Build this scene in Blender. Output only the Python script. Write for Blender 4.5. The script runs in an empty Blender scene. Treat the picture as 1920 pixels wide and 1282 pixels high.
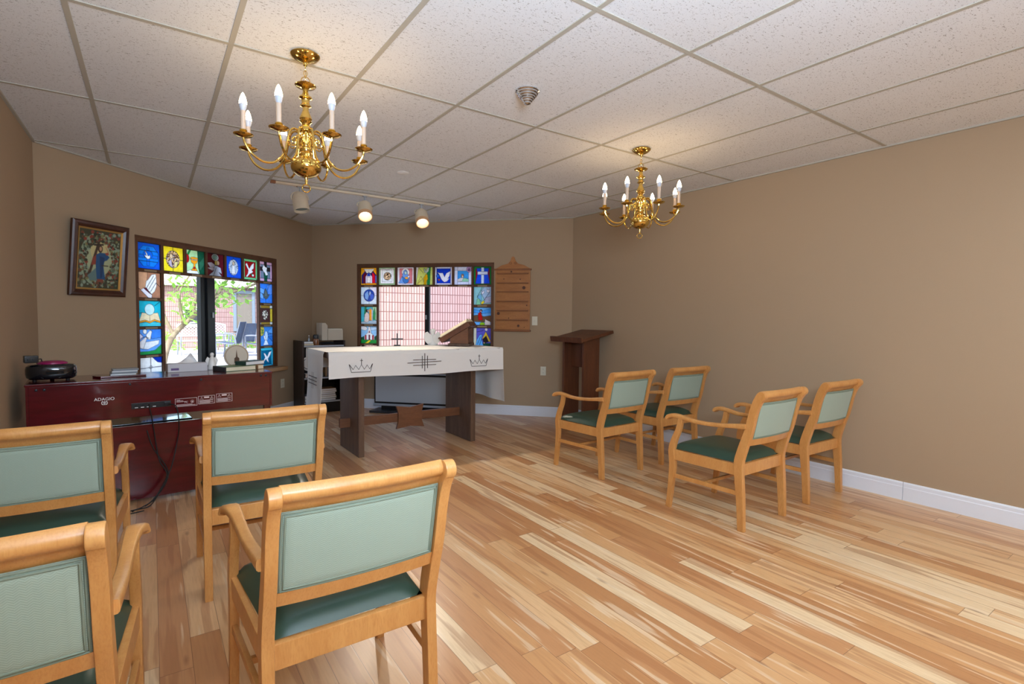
import bpy, bmesh, math, random
import numpy as np
from mathutils import Matrix, Vector
random.seed(7)
S = bpy.context.scene
COL = S.collection
PI = math.pi
R = math.radians

# ------------------------------------------------------------------ helpers
class MB:
    """collects shapes in one bmesh, then links them as ONE mesh object"""
    def __init__(self): self.bm = bmesh.new()
    def _mat(self, geom, M):
        vs = [v for v in geom if isinstance(v, bmesh.types.BMVert)]
        bmesh.ops.transform(self.bm, matrix=M, verts=vs)
    def box(self, x0, x1, y0, y1, z0, z1, bev=0.0, M=None, seg=2):
        b = bmesh.new()
        bmesh.ops.create_cube(b, size=1)
        for v in b.verts:
            v.co = Vector((x0 + (v.co.x + .5) * (x1 - x0), y0 + (v.co.y + .5) * (y1 - y0), z0 + (v.co.z + .5) * (z1 - z0)))
        if bev > 0:
            bmesh.ops.bevel(b, geom=list(b.edges), offset=bev, segments=seg, profile=.5, affect='EDGES')
        self._merge(b, M); return self
    def _merge(self, b, M=None):
        if M is not None: bmesh.ops.transform(b, matrix=M, verts=b.verts)
        me = bpy.data.meshes.new('tmp'); b.to_mesh(me); b.free()
        self.bm.from_mesh(me); bpy.data.meshes.remove(me)
    def prism(self, pts, axis, a, c, bev=0.0, M=None, seg=2):
        """polygon pts (2-D) extruded along axis from a to c. axis x: pts=(y,z); y: (x,z); z: (x,y)"""
        b = bmesh.new()
        def P(p, t):
            return (t, p[0], p[1]) if axis == 'x' else (p[0], t, p[1]) if axis == 'y' else (p[0], p[1], t)
        va = [b.verts.new(P(p, a)) for p in pts]; vc = [b.verts.new(P(p, c)) for p in pts]
        n = len(pts)
        f0 = b.faces.new(va[::-1]); f1 = b.faces.new(vc)
        for i in range(n):
            b.faces.new((va[i], va[(i + 1) % n], vc[(i + 1) % n], vc[i]))
        bmesh.ops.recalc_face_normals(b, faces=b.faces)
        if bev > 0:
            es = [e for e in list(f0.edges) + list(f1.edges)]
            bmesh.ops.bevel(b, geom=es, offset=bev, segments=seg, profile=.5, affect='EDGES')
        self._merge(b, M); return self
    def lathe(self, prof, n=24, M=None, cap=True):
        b = bmesh.new(); rings = []
        for r, z in prof:
            if r < 1e-5: rings.append([b.verts.new((0, 0, z))])
            else: rings.append([b.verts.new((r * math.cos(2 * PI * k / n), r * math.sin(2 * PI * k / n), z)) for k in range(n)])
        for A, B in zip(rings, rings[1:]):
            if len(A) == 1 and len(B) == 1: continue
            for k in range(n):
                k2 = (k + 1) % n
                if len(A) == 1: b.faces.new((A[0], B[k2], B[k]))
                elif len(B) == 1: b.faces.new((A[k], A[k2], B[0]))
                else: b.faces.new((A[k], A[k2], B[k2], B[k]))
        if cap:
            for rg in (rings[0], rings[-1]):
                if len(rg) > 2: b.faces.new(rg)
        bmesh.ops.recalc_face_normals(b, faces=b.faces)
        self._merge(b, M); return self
    def tube(self, path, r, n=10, M=None, closed=False, rs=None, sx=1.0, cap=True):
        b = bmesh.new(); P = [Vector(p) for p in path]; m = len(P); rings = []
        up = Vector((0, 0, 1)); prevx = None
        for i in range(m):
            if closed: t = P[(i + 1) % m] - P[i - 1]
            else: t = P[min(i + 1, m - 1)] - P[max(i - 1, 0)]
            t.normalize()
            if prevx is None:
                x = t.cross(up)
                if x.length < 1e-3: x = t.cross(Vector((1, 0, 0)))
            else:
                x = prevx - t * prevx.dot(t)
            x.normalize(); y = t.cross(x); prevx = x
            rr = rs[i] if rs else r
            rings.append([b.verts.new(P[i] + x * (rr * sx * math.cos(2 * PI * k / n)) + y * (rr * math.sin(2 * PI * k / n))) for k in range(n)])
        pairs = list(zip(rings, rings[1:])) + ([(rings[-1], rings[0])] if closed else [])
        for A, B in pairs:
            for k in range(n):
                b.faces.new((A[k], A[(k + 1) % n], B[(k + 1) % n], B[k]))
        if not closed and cap:
            b.faces.new(rings[0]); b.faces.new(rings[-1])
        bmesh.ops.recalc_face_normals(b, faces=b.faces)
        self._merge(b, M); return self
    def grid(self, fn, nu, nv, M=None):
        b = bmesh.new()
        V = [[b.verts.new(fn(i / nu, j / nv)) for j in range(nv + 1)] for i in range(nu + 1)]
        for i in range(nu):
            for j in range(nv):
                b.faces.new((V[i][j], V[i + 1][j], V[i + 1][j + 1], V[i][j + 1]))
        self._merge(b, M); return self
    def quad(self, a, b_, c, d):
        self.bm.faces.new([self.bm.verts.new(p) for p in (a, b_, c, d)]); return self
    def build(self, name, mat, parent=None, smooth=35, M=None):
        me = bpy.data.meshes.new(name)
        self.bm.normal_update(); self.bm.to_mesh(me); self.bm.free()
        return link(name, me, mat, parent, smooth, M)

def link(name, me, mat, parent=None, smooth=35, M=None):
    o = bpy.data.objects.new(name, me)
    if mat:
        me.materials.append(mat)
    if smooth:
        for p in me.polygons: p.use_smooth = True
        try: me.set_sharp_from_angle(angle=R(smooth))
        except Exception: pass
        wn = o.modifiers.new('weighted_normals', 'WEIGHTED_NORMAL'); wn.keep_sharp = True
    COL.objects.link(o)
    if parent: o.parent = parent
    if M is not None: o.matrix_local = M
    return o

def tag(o, label=None, cat=None, group=None, kind=None):
    if label: o['label'] = label
    if cat: o['category'] = cat
    if group: o['group'] = group
    if kind: o['kind'] = kind
    return o

def thing(name, label, cat, M=None, group=None, kind=None):
    o = bpy.data.objects.new(name, None); COL.objects.link(o)
    o.empty_display_size = .05
    if M is not None: o.matrix_world = M
    return tag(o, label, cat, group, kind)

def dup(root, M, label=None, group=None):
    def rec(o, parent):
        c = o.copy(); COL.objects.link(c)
        if parent: c.parent = parent
        for ch in [q for q in bpy.data.objects if q.parent == o]: rec(ch, c)
        return c
    kids = list(root.children)
    c = root.copy(); COL.objects.link(c)
    c.matrix_world = M
    def rc(o, p):
        for ch in list(o.children):
            d = ch.copy(); COL.objects.link(d); d.parent = p
            rc(ch, d)
    rc(root, c)
    if label: c['label'] = label
    if group: c['group'] = group
    return c

def T(x, y, z, rz=0): return Matrix.Translation((x, y, z)) @ Matrix.Rotation(rz, 4, 'Z')

def sm(pts, n=6):
    """Catmull-Rom smoothing of a list of tuples"""
    P = [np.array(p, float) for p in pts]; out = []
    for i in range(len(P) - 1):
        p0 = P[max(i - 1, 0)]; p1 = P[i]; p2 = P[i + 1]; p3 = P[min(i + 2, len(P) - 1)]
        for k in range(n):
            t = k / n
            out.append(.5 * ((2 * p1) + (-p0 + p2) * t + (2 * p0 - 5 * p1 + 4 * p2 - p3) * t * t + (-p0 + 3 * p1 - 3 * p2 + p3) * t ** 3))
    out.append(P[-1])
    return [tuple(q) for q in out]

def ribbon(pts, n=5, cap0=False, cap1=False):
    """outline polygon around a centre line of (a,b,width)"""
    P = sm(pts, n); Lf = []; Rt = []
    for i, p in enumerate(P):
        a = P[max(i - 1, 0)]; b = P[min(i + 1, len(P) - 1)]
        t = np.array((b[0] - a[0], b[1] - a[1])); t /= np.linalg.norm(t); nn = np.array((-t[1], t[0]))
        c = np.array(p[:2]); Lf.append(tuple(c + nn * p[2] / 2)); Rt.append(tuple(c - nn * p[2] / 2))
    def cap(p, q, w, s):
        c = np.array(p[:2]); d = c - np.array(q[:2]); d /= np.linalg.norm(d); nn = np.array((-d[1], d[0]))
        return [tuple(c + nn * (w / 2) * math.cos(a) + d * (w / 2) * math.sin(a)) for a in np.linspace(0, PI, 9)[1:-1]]
    end = cap(P[-1], P[-2], P[-1][2], 1) if cap1 else []
    start = cap(P[0], P[1], P[0][2], 1) if cap0 else []
    return Lf + end + Rt[::-1] + start

# ------------------------------------------------------------------ materials
def srgb(r, g, b):
    f = lambda c: (c / 255 / 12.92) if c / 255 <= .04045 else ((c / 255 + .055) / 1.055) ** 2.4
    return (f(r), f(g), f(b), 1)

def new_mat(name):
    m = bpy.data.materials.new(name); m.use_nodes = True
    nt = m.node_tree
    return m, nt, nt.nodes, nt.links, nt.nodes['Principled BSDF']

def plain(name, col, rough=.5, metal=0, spec=.5, coat=0, emit=None, es=0):
    m, nt, N, L, b = new_mat(name)
    b.inputs['Base Color'].default_value = col
    b.inputs['Roughness'].default_value = rough
    b.inputs['Metallic'].default_value = metal
    b.inputs['Specular IOR Level'].default_value = spec
    b.inputs['Coat Weight'].default_value = coat
    if emit:
        b.inputs['Emission Color'].default_value = emit; b.inputs['Emission Strength'].default_value = es
    return m

def mixcol(N, L, fac, a, b, blend='MIX'):
    n = N.new('ShaderNodeMix'); n.data_type = 'RGBA'; n.blend_type = blend
    for sock, v in ((n.inputs[0], fac), (n.inputs[6], a), (n.inputs[7], b)):
        if hasattr(v, 'is_linked') or hasattr(v, 'links'): L.new(v, sock)
        else: sock.default_value = v
    return n.outputs[2]

def math_(N, L, op, a, b=None, c=None):
    n = N.new('ShaderNodeMath'); n.operation = op
    for i, v in enumerate((a, b, c)):
        if v is None: continue
        if hasattr(v, 'links'): L.new(v, n.inputs[i])
        else: n.inputs[i].default_value = v
    return n.outputs[0]

def ramp(N, L, fac, stops, interp='LINEAR'):
    n = N.new('ShaderNodeValToRGB'); cr = n.color_ramp; cr.interpolation = interp
    while len(cr.elements) < len(stops): cr.elements.new(.5)
    for e, (p, c) in zip(cr.elements, stops): e.position = p; e.color = c
    L.new(fac, n.inputs[0]); return n.outputs[0]

def noise(N, L, vec, scale, detail=3, rough=.5):
    n = N.new('ShaderNodeTexNoise'); n.inputs['Scale'].default_value = scale; n.inputs['Detail'].default_value = detail
    n.inputs['Roughness'].default_value = rough
    L.new(vec, n.inputs['Vector']); return n.outputs[0]

def objcoord(N, L, scale=(1, 1, 1), rot=(0, 0, 0)):
    tc = N.new('ShaderNodeTexCoord'); mp = N.new('ShaderNodeMapping')
    mp.inputs['Scale'].default_value = scale; mp.inputs['Rotation'].default_value = rot
    L.new(tc.outputs['Object'], mp.inputs['Vector']); return mp.outputs[0]

def bump(N, L, b, h, strength=.2, dist=.002):
    n = N.new('ShaderNodeBump'); n.inputs['Strength'].default_value = strength; n.inputs['Distance'].default_value = dist
    L.new(h, n.inputs['Height']); L.new(n.outputs[0], b.inputs['Normal'])

def wood(name, c1, c2, scale=(6, 6, 1), rough=.4, coat=.1, grain=14, c3=None, bumps=.08):
    m, nt, N, L, b = new_mat(name)
    v = objcoord(N, L, scale)
    n1 = noise(N, L, v, 2.0, 4, .6)
    v2 = objcoord(N, L, tuple(s * 6 for s in scale))
    n2 = noise(N, L, v2, grain / 3, 3, .6)
    c = ramp(N, L, n1, [(.3, c1), (.7, c2)])
    c = mixcol(N, L, math_(N, L, 'MULTIPLY', ramp(N, L, n2, [(.45, (0, 0, 0, 1)), (.75, (1, 1, 1, 1))]), .45), c, c3 or tuple(x * .55 for x in c1[:3]) + (1,))
    L.new(c, b.inputs['Base Color'])
    b.inputs['Roughness'].default_value = rough; b.inputs['Coat Weight'].default_value = coat
    b.inputs['Coat Roughness'].default_value = .25
    bump(N, L, b, n2, bumps, .001)
    return m

M_ = {}
M_['maple'] = wood('honey_maple', srgb(212, 154, 88), srgb(196, 134, 70), (9, 9, 1.6), .38, .25, c3=srgb(176, 108, 46))
M_['altar_wood'] = wood('dark_oak', srgb(112, 84, 64), srgb(84, 60, 46), (10, 10, 1.1), .5, .05, c3=srgb(50, 34, 24), bumps=.2)
M_['warm_oak'] = wood('warm_oak', srgb(132, 84, 52), srgb(104, 62, 36), (1.1, 10, 10), .5, .05, c3=srgb(70, 42, 26), bumps=.2)
M_['lectern_wood'] = wood('walnut_stain', srgb(112, 64, 36), srgb(88, 48, 26), (10, 10, 1.1), .5, .1, c3=srgb(56, 30, 16))
M_['window_wood'] = wood('window_wood', srgb(112, 72, 42), srgb(86, 52, 30), (5, 5, 5), .5, .05)
M_['pine'] = wood('knotty_pine', srgb(190, 128, 68), srgb(168, 106, 52), (2, 8, 8), .45, .1, c3=srgb(150, 90, 42))
M_['pine_shaded'] = wood('knotty_pine_shaded', srgb(150, 92, 46), srgb(130, 78, 38), (2, 8, 8), .45, .1)  # pine darkened so the rack's ledges carry painted shadow lines
M_['frame_wood'] = wood('picture_frame_wood', srgb(84, 44, 26), srgb(60, 30, 18), (8, 8, 8), .4, .2)
M_['sill_wood'] = wood('sill_wood', srgb(186, 142, 98), srgb(166, 122, 80), (2, 8, 8), .45, .1)
M_['shelf_wood'] = wood('espresso_shelf', srgb(52, 34, 26), srgb(40, 26, 20), (8, 8, 1), .45, .1)
M_['knot'] = plain('knot', srgb(84, 44, 22), .5)
M_['brass'] = plain('polished_brass', srgb(222, 190, 108), .12, 1)
M_['chrome'] = plain('chrome', srgb(205, 205, 205), .15, 1)
M_['gold'] = plain('gilt', srgb(196, 158, 92), .35, .7)
M_['white_paint'] = plain('white_trim_paint', srgb(232, 236, 244), .4)
M_['cream'] = plain('cream_paint', srgb(226, 212, 188), .45)
M_['cream2'] = plain('cream_plastic', srgb(226, 220, 200), .4)
M_['black'] = plain('black_plastic', srgb(16, 17, 20), .3)
M_['gloss_black'] = plain('gloss_black', srgb(14, 18, 24), .12, coat=.5)
M_['dark_metal'] = plain('dark_anodised', srgb(34, 38, 42), .35, .4)
M_['rubber'] = plain('rubber', srgb(20, 20, 20), .6)
M_['paper'] = plain('page_edges', srgb(232, 220, 190), .8)
M_['white_paper'] = plain('white_paper', srgb(238, 238, 238), .8)
M_['book_green'] = plain('green_cover', srgb(36, 66, 58), .5)
M_['book_sage'] = plain('sage_cover', srgb(112, 134, 100), .5)
M_['book_black'] = plain('black_cover', srgb(24, 24, 28), .5)
M_['book_tan'] = plain('tan_cover', srgb(150, 118, 82), .6)
M_['book_grey'] = plain('grey_cover', srgb(120, 122, 128), .6)
M_['lead'] = plain('lead_came', srgb(36, 36, 38), .5, .5)
M_['plate'] = plain('name_strip', srgb(168, 148, 118), .5)
M_['thread'] = plain('dark_thread', srgb(62, 48, 44), .8)
M_['thread_b'] = plain('brown_thread', srgb(96, 72, 56), .8)
M_['ceramic'] = plain('white_ceramic', srgb(236, 234, 230), .35)
M_['screen'] = plain('pale_grey_screen', srgb(176, 182, 186), .45)
M_['silver'] = plain('silver_plastic', srgb(176, 184, 192), .35, .3)
M_['magenta'] = plain('magenta_lid', srgb(150, 24, 90), .25)
M_['cd'] = plain('clear_cd_case', srgb(150, 160, 168), .2)
M_['printed'] = plain('white_print', srgb(226, 206, 208), .6)
M_['logo'] = plain('white_logo', srgb(240, 240, 240), .5)
M_['tin'] = plain('polished_tin', srgb(200, 205, 210), .2, 1)
M_['beige'] = plain('beige_box', srgb(196, 184, 164), .6)
M_['vinyl'] = plain('dark_green_vinyl', srgb(44, 70, 56), .36)
M_['piping'] = plain('sage_piping', srgb(126, 138, 120), .8)
M_['amber'] = plain('amber_glass', srgb(130, 78, 40), .2)
M_['bulb_base'] = plain('bulb_base_white', srgb(190, 196, 208), .4)
M_['candle'] = plain('candle_sleeve', srgb(200, 178, 158), .5)

# walls: tan paint
def wall_mat():
    m, nt, N, L, b = new_mat('tan_wall_paint')
    v = objcoord(N, L)
    n = noise(N, L, v, 260, 2)
    c = mixcol(N, L, n, srgb(172, 148, 120), srgb(178, 154, 126))
    L.new(c, b.inputs['Base Color']); b.inputs['Roughness'].default_value = .75
    b.inputs['Specular IOR Level'].default_value = .25
    bump(N, L, b, n, .15, .001)
    return m
M_['wall'] = wall_mat()

def ceil_mat():
    m, nt, N, L, b = new_mat('acoustic_tile')
    v = objcoord(N, L)
    v2 = objcoord(N, L, (1, 2.2, 1), (0, 0, .6))
    n = noise(N, L, v2, 62, 2, .6); n2 = noise(N, L, v, 190, 1)
    f = ramp(N, L, n, [(.30, (1, 1, 1, 1)), (.37, (0, 0, 0, 1))])
    f2 = ramp(N, L, n2, [(.27, (1, 1, 1, 1)), (.33, (0, 0, 0, 1))])
    f = math_(N, L, 'MAXIMUM', f, f2)
    c = mixcol(N, L, f, srgb(230, 232, 235), srgb(160, 158, 157))
    L.new(c, b.inputs['Base Color']); b.inputs['Roughness'].default_value = .9
    b.inputs['Specular IOR Level'].default_value = .15
    return m
M_['ceiling'] = ceil_mat()
M_['tbar'] = plain('ceiling_grid_paint', srgb(182, 177, 164), .7)

def floor_mat():
    m, nt, N, L, b = new_mat('strip_laminate')
    tc = N.new('ShaderNodeTexCoord'); sp = N.new('ShaderNodeSeparateXYZ'); L.new(tc.outputs['Object'], sp.inputs[0])
    x, y = sp.outputs[0], sp.outputs[1]
    W = .104; LEN = 1.25
    u = math_(N, L, 'DIVIDE', x, W); row = math_(N, L, 'FLOOR', u); fu = math_(N, L, 'FRACT', u)
    wn = N.new('ShaderNodeTexWhiteNoise'); wn.noise_dimensions = '1D'; L.new(row, wn.inputs['W'])
    v = math_(N, L, 'ADD', math_(N, L, 'DIVIDE', y, LEN), math_(N, L, 'MULTIPLY', wn.outputs[0], 7.3))
    pid = math_(N, L, 'FLOOR', v); fv = math_(N, L, 'FRACT', v)
    cb = N.new('ShaderNodeCombineXYZ'); L.new(row, cb.inputs[0]); L.new(pid, cb.inputs[1])
    w2 = N.new('ShaderNodeTexWhiteNoise'); w2.noise_dimensions = '2D'; L.new(cb.outputs[0], w2.inputs['Vector'])
    rnd = w2.outputs[0]
    base = ramp(N, L, rnd, [(0, srgb(196, 142, 96)), (.16, srgb(211, 163, 114)), (.34, srgb(222, 181, 134)), (.5, srgb(188, 134, 88)), (.64, srgb(214, 169, 120)), (.8, srgb(204, 152, 102)), (.9, srgb(230, 200, 158)), (1, srgb(232, 206, 170))], 'CONSTANT')
    # heartwood / sapwood streaks that run along each strip, different for every strip
    sx = math_(N, L, 'ADD', math_(N, L, 'MULTIPLY', x, 15), math_(N, L, 'MULTIPLY', rnd, 57))
    sy = math_(N, L, 'MULTIPLY', y, .95)
    c3 = N.new('ShaderNodeCombineXYZ'); L.new(sx, c3.inputs[0]); L.new(sy, c3.inputs[1]); L.new(math_(N, L, 'MULTIPLY', rnd, 31), c3.inputs[2])
    n1 = noise(N, L, c3.outputs[0], 1.5, 2, .5)
    dark = ramp(N, L, n1, [(.55, (0, 0, 0, 1)), (.61, (1, 1, 1, 1))])
    light = ramp(N, L, n1, [(.355, (1, 1, 1, 1)), (.39, (0, 0, 0, 1))])
    col = mixcol(N, L, math_(N, L, 'MULTIPLY', dark, .48), base, srgb(164, 106, 66))
    col = mixcol(N, L, math_(N, L, 'MULTIPLY', light, .55), col, srgb(234, 210, 176))
    # fine grain
    c4 = N.new('ShaderNodeCombineXYZ'); L.new(math_(N, L, 'MULTIPLY', x, 90), c4.inputs[0]); L.new(math_(N, L, 'MULTIPLY', y, 5), c4.inputs[1]); L.new(math_(N, L, 'MULTIPLY', rnd, 19), c4.inputs[2])
    n2 = noise(N, L, c4.outputs[0], 1.4, 4, .6)
    col = mixcol(N, L, math_(N, L, 'MULTIPLY', ramp(N, L, n2, [(.45, (0, 0, 0, 1)), (.8, (1, 1, 1, 1))]), .32), col, srgb(158, 108, 70))
    # small knots
    vo = N.new('ShaderNodeTexVoronoi'); vo.inputs['Scale'].default_value = 1.0
    c5 = N.new('ShaderNodeCombineXYZ'); L.new(math_(N, L, 'MULTIPLY', x, 9), c5.inputs[0]); L.new(math_(N, L, 'MULTIPLY', y, 2.6), c5.inputs[1])
    L.new(c5.outputs[0], vo.inputs['Vector'])
    kn = ramp(N, L, vo.outputs['Distance'], [(.03, (1, 1, 1, 1)), (.12, (0, 0, 0, 1))])
    col = mixcol(N, L, math_(N, L, 'MULTIPLY', kn, .5), col, srgb(120, 68, 38))
    # seams
    e1 = math_(N, L, 'LESS_THAN', math_(N, L, 'MINIMUM', fu, math_(N, L, 'SUBTRACT', 1, fu)), .011)
    e2 = math_(N, L, 'LESS_THAN', math_(N, L, 'MINIMUM', fv, math_(N, L, 'SUBTRACT', 1, fv)), .0011)
    e = math_(N, L, 'MAXIMUM', e1, e2)
    col = mixcol(N, L, math_(N, L, 'MULTIPLY', e, .6), col, srgb(100, 60, 38))
    L.new(col, b.inputs['Base Color'])
    b.inputs['Roughness'].default_value = .29; b.inputs['Specular IOR Level'].default_value = .5
    return m
M_['floor'] = floor_mat()

def fabric_mat():
    m, nt, N, L, b = new_mat('sage_herringbone')
    tc = N.new('ShaderNodeTexCoord'); sp = N.new('ShaderNodeSeparateXYZ'); L.new(tc.outputs['Object'], sp.inputs[0])
    fx = math_(N, L, 'FRACT', math_(N, L, 'MULTIPLY', sp.outputs[0], 55))
    tri = math_(N, L, 'ABSOLUTE', math_(N, L, 'SUBTRACT', fx, .5))
    st = math_(N, L, 'SINE', math_(N, L, 'MULTIPLY', math_(N, L, 'ADD', math_(N, L, 'MULTIPLY', sp.outputs[2], 180), math_(N, L, 'MULTIPLY', tri, 2.2)), 6.28))
    st = math_(N, L, 'MULTIPLY_ADD', st, .5, .5)
    v = objcoord(N, L); n = noise(N, L, v, 700, 2)
    c = mixcol(N, L, math_(N, L, 'MULTIPLY', st, .6), srgb(158, 174, 157), srgb(126, 144, 128))
    c = mixcol(N, L, math_(N, L, 'MULTIPLY', n, .5), c, srgb(164, 174, 156))
    L.new(c, b.inputs['Base Color']); b.inputs['Roughness'].default_value = .9; b.inputs['Specular IOR Level'].default_value = .1
    b.inputs['Sheen Weight'].default_value = .2
    bump(N, L, b, st, .2, .0008)
    return m
M_['fabric'] = fabric_mat()

def cloth_mat():
    m, nt, N, L, b = new_mat('white_linen')
    v = objcoord(N, L); n = noise(N, L, v, 500, 2)
    c = mixcol(N, L, n, srgb(236, 234, 230), srgb(226, 224, 220))
    L.new(c, b.inputs['Base Color']); b.inputs['Roughness'].default_value = .9; b.inputs['Specular IOR Level'].default_value = .1
    bump(N, L, b, n, .15, .0006)
    return m
M_['linen'] = cloth_mat()

def piano_mat():
    m, nt, N, L, b = new_mat('red_mahogany_gloss')
    v = objcoord(N, L, (1.2, 8, 8)); n = noise(N, L, v, 3, 4, .6)
    c = ramp(N, L, n, [(.3, srgb(92, 16, 24)), (.7, srgb(70, 10, 16))])
    L.new(c, b.inputs['Base Color']); b.inputs['Roughness'].default_value = .16; b.inputs['Coat Weight'].default_value = .4
    b.inputs['Coat Roughness'].default_value = .06
    return m
M_['piano'] = piano_mat()

def glass_mat(name, tint):
    m = bpy.data.materials.new(name); m.use_nodes = True; nt = m.node_tree; N = nt.nodes; L = nt.links
    N.clear(); o = N.new('ShaderNodeOutputMaterial'); t = N.new('ShaderNodeBsdfTransparent'); t.inputs[0].default_value = tint
    g = N.new('ShaderNodeBsdfGlossy'); g.inputs['Roughness'].default_value = .02
    fr = N.new('ShaderNodeFresnel'); fr.inputs[0].default_value = 1.45
    mx = N.new('ShaderNodeMixShader'); L.new(fr.outputs[0], mx.inputs[0]); L.new(t.outputs[0], mx.inputs[1]); L.new(g.outputs[0], mx.inputs[2])
    L.new(mx.outputs[0], o.inputs[0]); return m
M_['pane'] = glass_mat('clear_window_glass', (.96, .97, .96, 1))
M_['pane_tint'] = glass_mat('screened_window_glass', (.72, .74, .82, 1))

def stain_mat():
    m = bpy.data.materials.new('stained_glass'); m.use_nodes = True; nt = m.node_tree; N = nt.nodes; L = nt.links
    N.clear(); o = N.new('ShaderNodeOutputMaterial')
    at = N.new('ShaderNodeAttribute'); at.attribute_name = 'Col'
    tr = N.new('ShaderNodeBsdfTranslucent'); df = N.new('ShaderNodeBsdfDiffuse'); gl = N.new('ShaderNodeBsdfGlossy'); gl.inputs['Roughness'].default_value = .15
    tc = N.new('ShaderNodeTexCoord')
    n = N.new('ShaderNodeTexNoise'); n.inputs['Scale'].default_value = 30; n.inputs['Detail'].default_value = 3; L.new(tc.outputs['Object'], n.inputs['Vector'])
    mr = N.new('ShaderNodeMapRange'); mr.inputs[3].default_value = .72; mr.inputs[4].default_value = 1.2; L.new(n.outputs[0], mr.inputs[0])
    mu = N.new('ShaderNodeMix'); mu.data_type = 'RGBA'; mu.blend_type = 'MULTIPLY'; mu.inputs[0].default_value = 1
    L.new(at.outputs['Color'], mu.inputs[6]); L.new(mr.outputs[0], mu.inputs[7])
    L.new(mu.outputs[2], tr.inputs[0]); L.new(mu.outputs[2], df.inputs[0])
    m1 = N.new('ShaderNodeMixShader'); m1.inputs[0].default_value = .14; L.new(tr.outputs[0], m1.inputs[1]); L.new(df.outputs[0], m1.inputs[2])
    m2 = N.new('ShaderNodeMixShader'); m2.inputs[0].default_value = .03; L.new(m1.outputs[0], m2.inputs[1]); L.new(gl.outputs[0], m2.inputs[2])
    L.new(m2.outputs[0], o.inputs[0]); return m
M_['stain'] = stain_mat()

def print_mat():
    m, nt, N, L, b = new_mat('printed_picture')
    at = N.new('ShaderNodeAttribute'); at.attribute_name = 'Col'; L.new(at.outputs['Color'], b.inputs['Base Color'])
    b.inputs['Roughness'].default_value = .5; b.inputs['Coat Weight'].default_value = .5; b.inputs['Coat Roughness'].default_value = .03
    return m
M_['print'] = print_mat()

def brick_mat(name, swap):
    m, nt, N, L, b = new_mat(name)
    tc = N.new('ShaderNodeTexCoord'); sp = N.new('ShaderNodeSeparateXYZ'); L.new(tc.outputs['Object'], sp.inputs[0])
    cb = N.new('ShaderNodeCombineXYZ'); L.new(sp.outputs[0], cb.inputs[0]); L.new(sp.outputs[2], cb.inputs[1])
    br = N.new('ShaderNodeTexBrick'); br.offset = 0; br.inputs['Scale'].default_value = 1
    br.inputs['Brick Width'].default_value = .063; br.inputs['Row Height'].default_value = .2
    br.inputs['Mortar Size'].default_value = .009; br.inputs['Mortar Smooth'].default_value = .3
    br.inputs['Color1'].default_value = srgb(162, 138, 134); br.inputs['Color2'].default_value = srgb(152, 126, 122); br.inputs['Mortar'].default_value = srgb(98, 66, 64)
    L.new(cb.outputs[0], br.inputs['Vector'])
    L.new(br.outputs[0], b.inputs['Base Color']); b.inputs['Roughness'].default_value = .9
    bump(N, L, b, br.outputs[1], .4, .01)
    return m
M_['brick'] = brick_mat('ribbed_pink_block', 0)
def ground_mat():
    m, nt, N, L, b = new_mat('patio_concrete')
    v = objcoord(N, L); n = noise(N, L, v, 3, 5)
    L.new(ramp(N, L, n, [(.3, srgb(170, 168, 164)), (.7, srgb(188, 186, 182))]), b.inputs['Base Color']); b.inputs['Roughness'].default_value = .9
    return m
M_['ground'] = ground_mat()
M_['fascia'] = plain('white_fascia', srgb(222, 222, 220), .7)
M_['out_frame'] = plain('grey_blue_frame', srgb(110, 126, 138), .5)
M_['out_glass'] = plain('dim_window_glass', srgb(120, 116, 106), .1)
M_['out_dark'] = plain('dark_window_glass', srgb(52, 58, 64), .1)
M_['bench'] = plain('pale_grey_metal', srgb(190, 196, 204), .5)
M_['patio_metal'] = plain('patio_chair_metal', srgb(120, 130, 142), .5)
M_['sling'] = plain('blue_grey_sling', srgb(74, 88, 108), .8)
M_['bark'] = wood('pale_bark', srgb(150, 138, 118), srgb(118, 104, 86), (8, 8, 2), .9, 0)
def leaf_mat():
    m = bpy.data.materials.new('leaf_green'); m.use_nodes = True; nt = m.node_tree; N = nt.nodes; L = nt.links
    N.clear(); o = N.new('ShaderNodeOutputMaterial'); d = N.new('ShaderNodeBsdfDiffuse'); t = N.new('ShaderNodeBsdfTranslucent')
    d.inputs[0].default_value = srgb(138, 186, 92); t.inputs[0].default_value = srgb(170, 214, 100)
    mx = N.new('ShaderNodeMixShader'); mx.inputs[0].default_value = .5; L.new(d.outputs[0], mx.inputs[1]); L.new(t.outputs[0], mx.inputs[2]); L.new(mx.outputs[0], o.inputs[0])
    return m
M_['leaf'] = leaf_mat()
M_['shrub'] = plain('shrub_green', srgb(92, 128, 74), .8)

def emit_mat(name, col, st):
    m = bpy.data.materials.new(name); m.use_nodes = True; nt = m.node_tree; N = nt.nodes; L = nt.links
    N.clear(); o = N.new('ShaderNodeOutputMaterial'); e = N.new('ShaderNodeEmission'); e.inputs[0].default_value = col; e.inputs[1].default_value = st
    L.new(e.outputs[0], o.inputs[0]); return m
M_['bulb'] = emit_mat('lit_candle_bulb', (1, .70, .38, 1), 42)
M_['spot_bulb'] = emit_mat('lit_flood_bulb', (1, .86, .66, 1), 5)
M_['fill_glow'] = emit_mat('added_fill_glow', (.84, .92, 1, 1), 11)  # glow of the fill panels added overhead behind the camera

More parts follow.
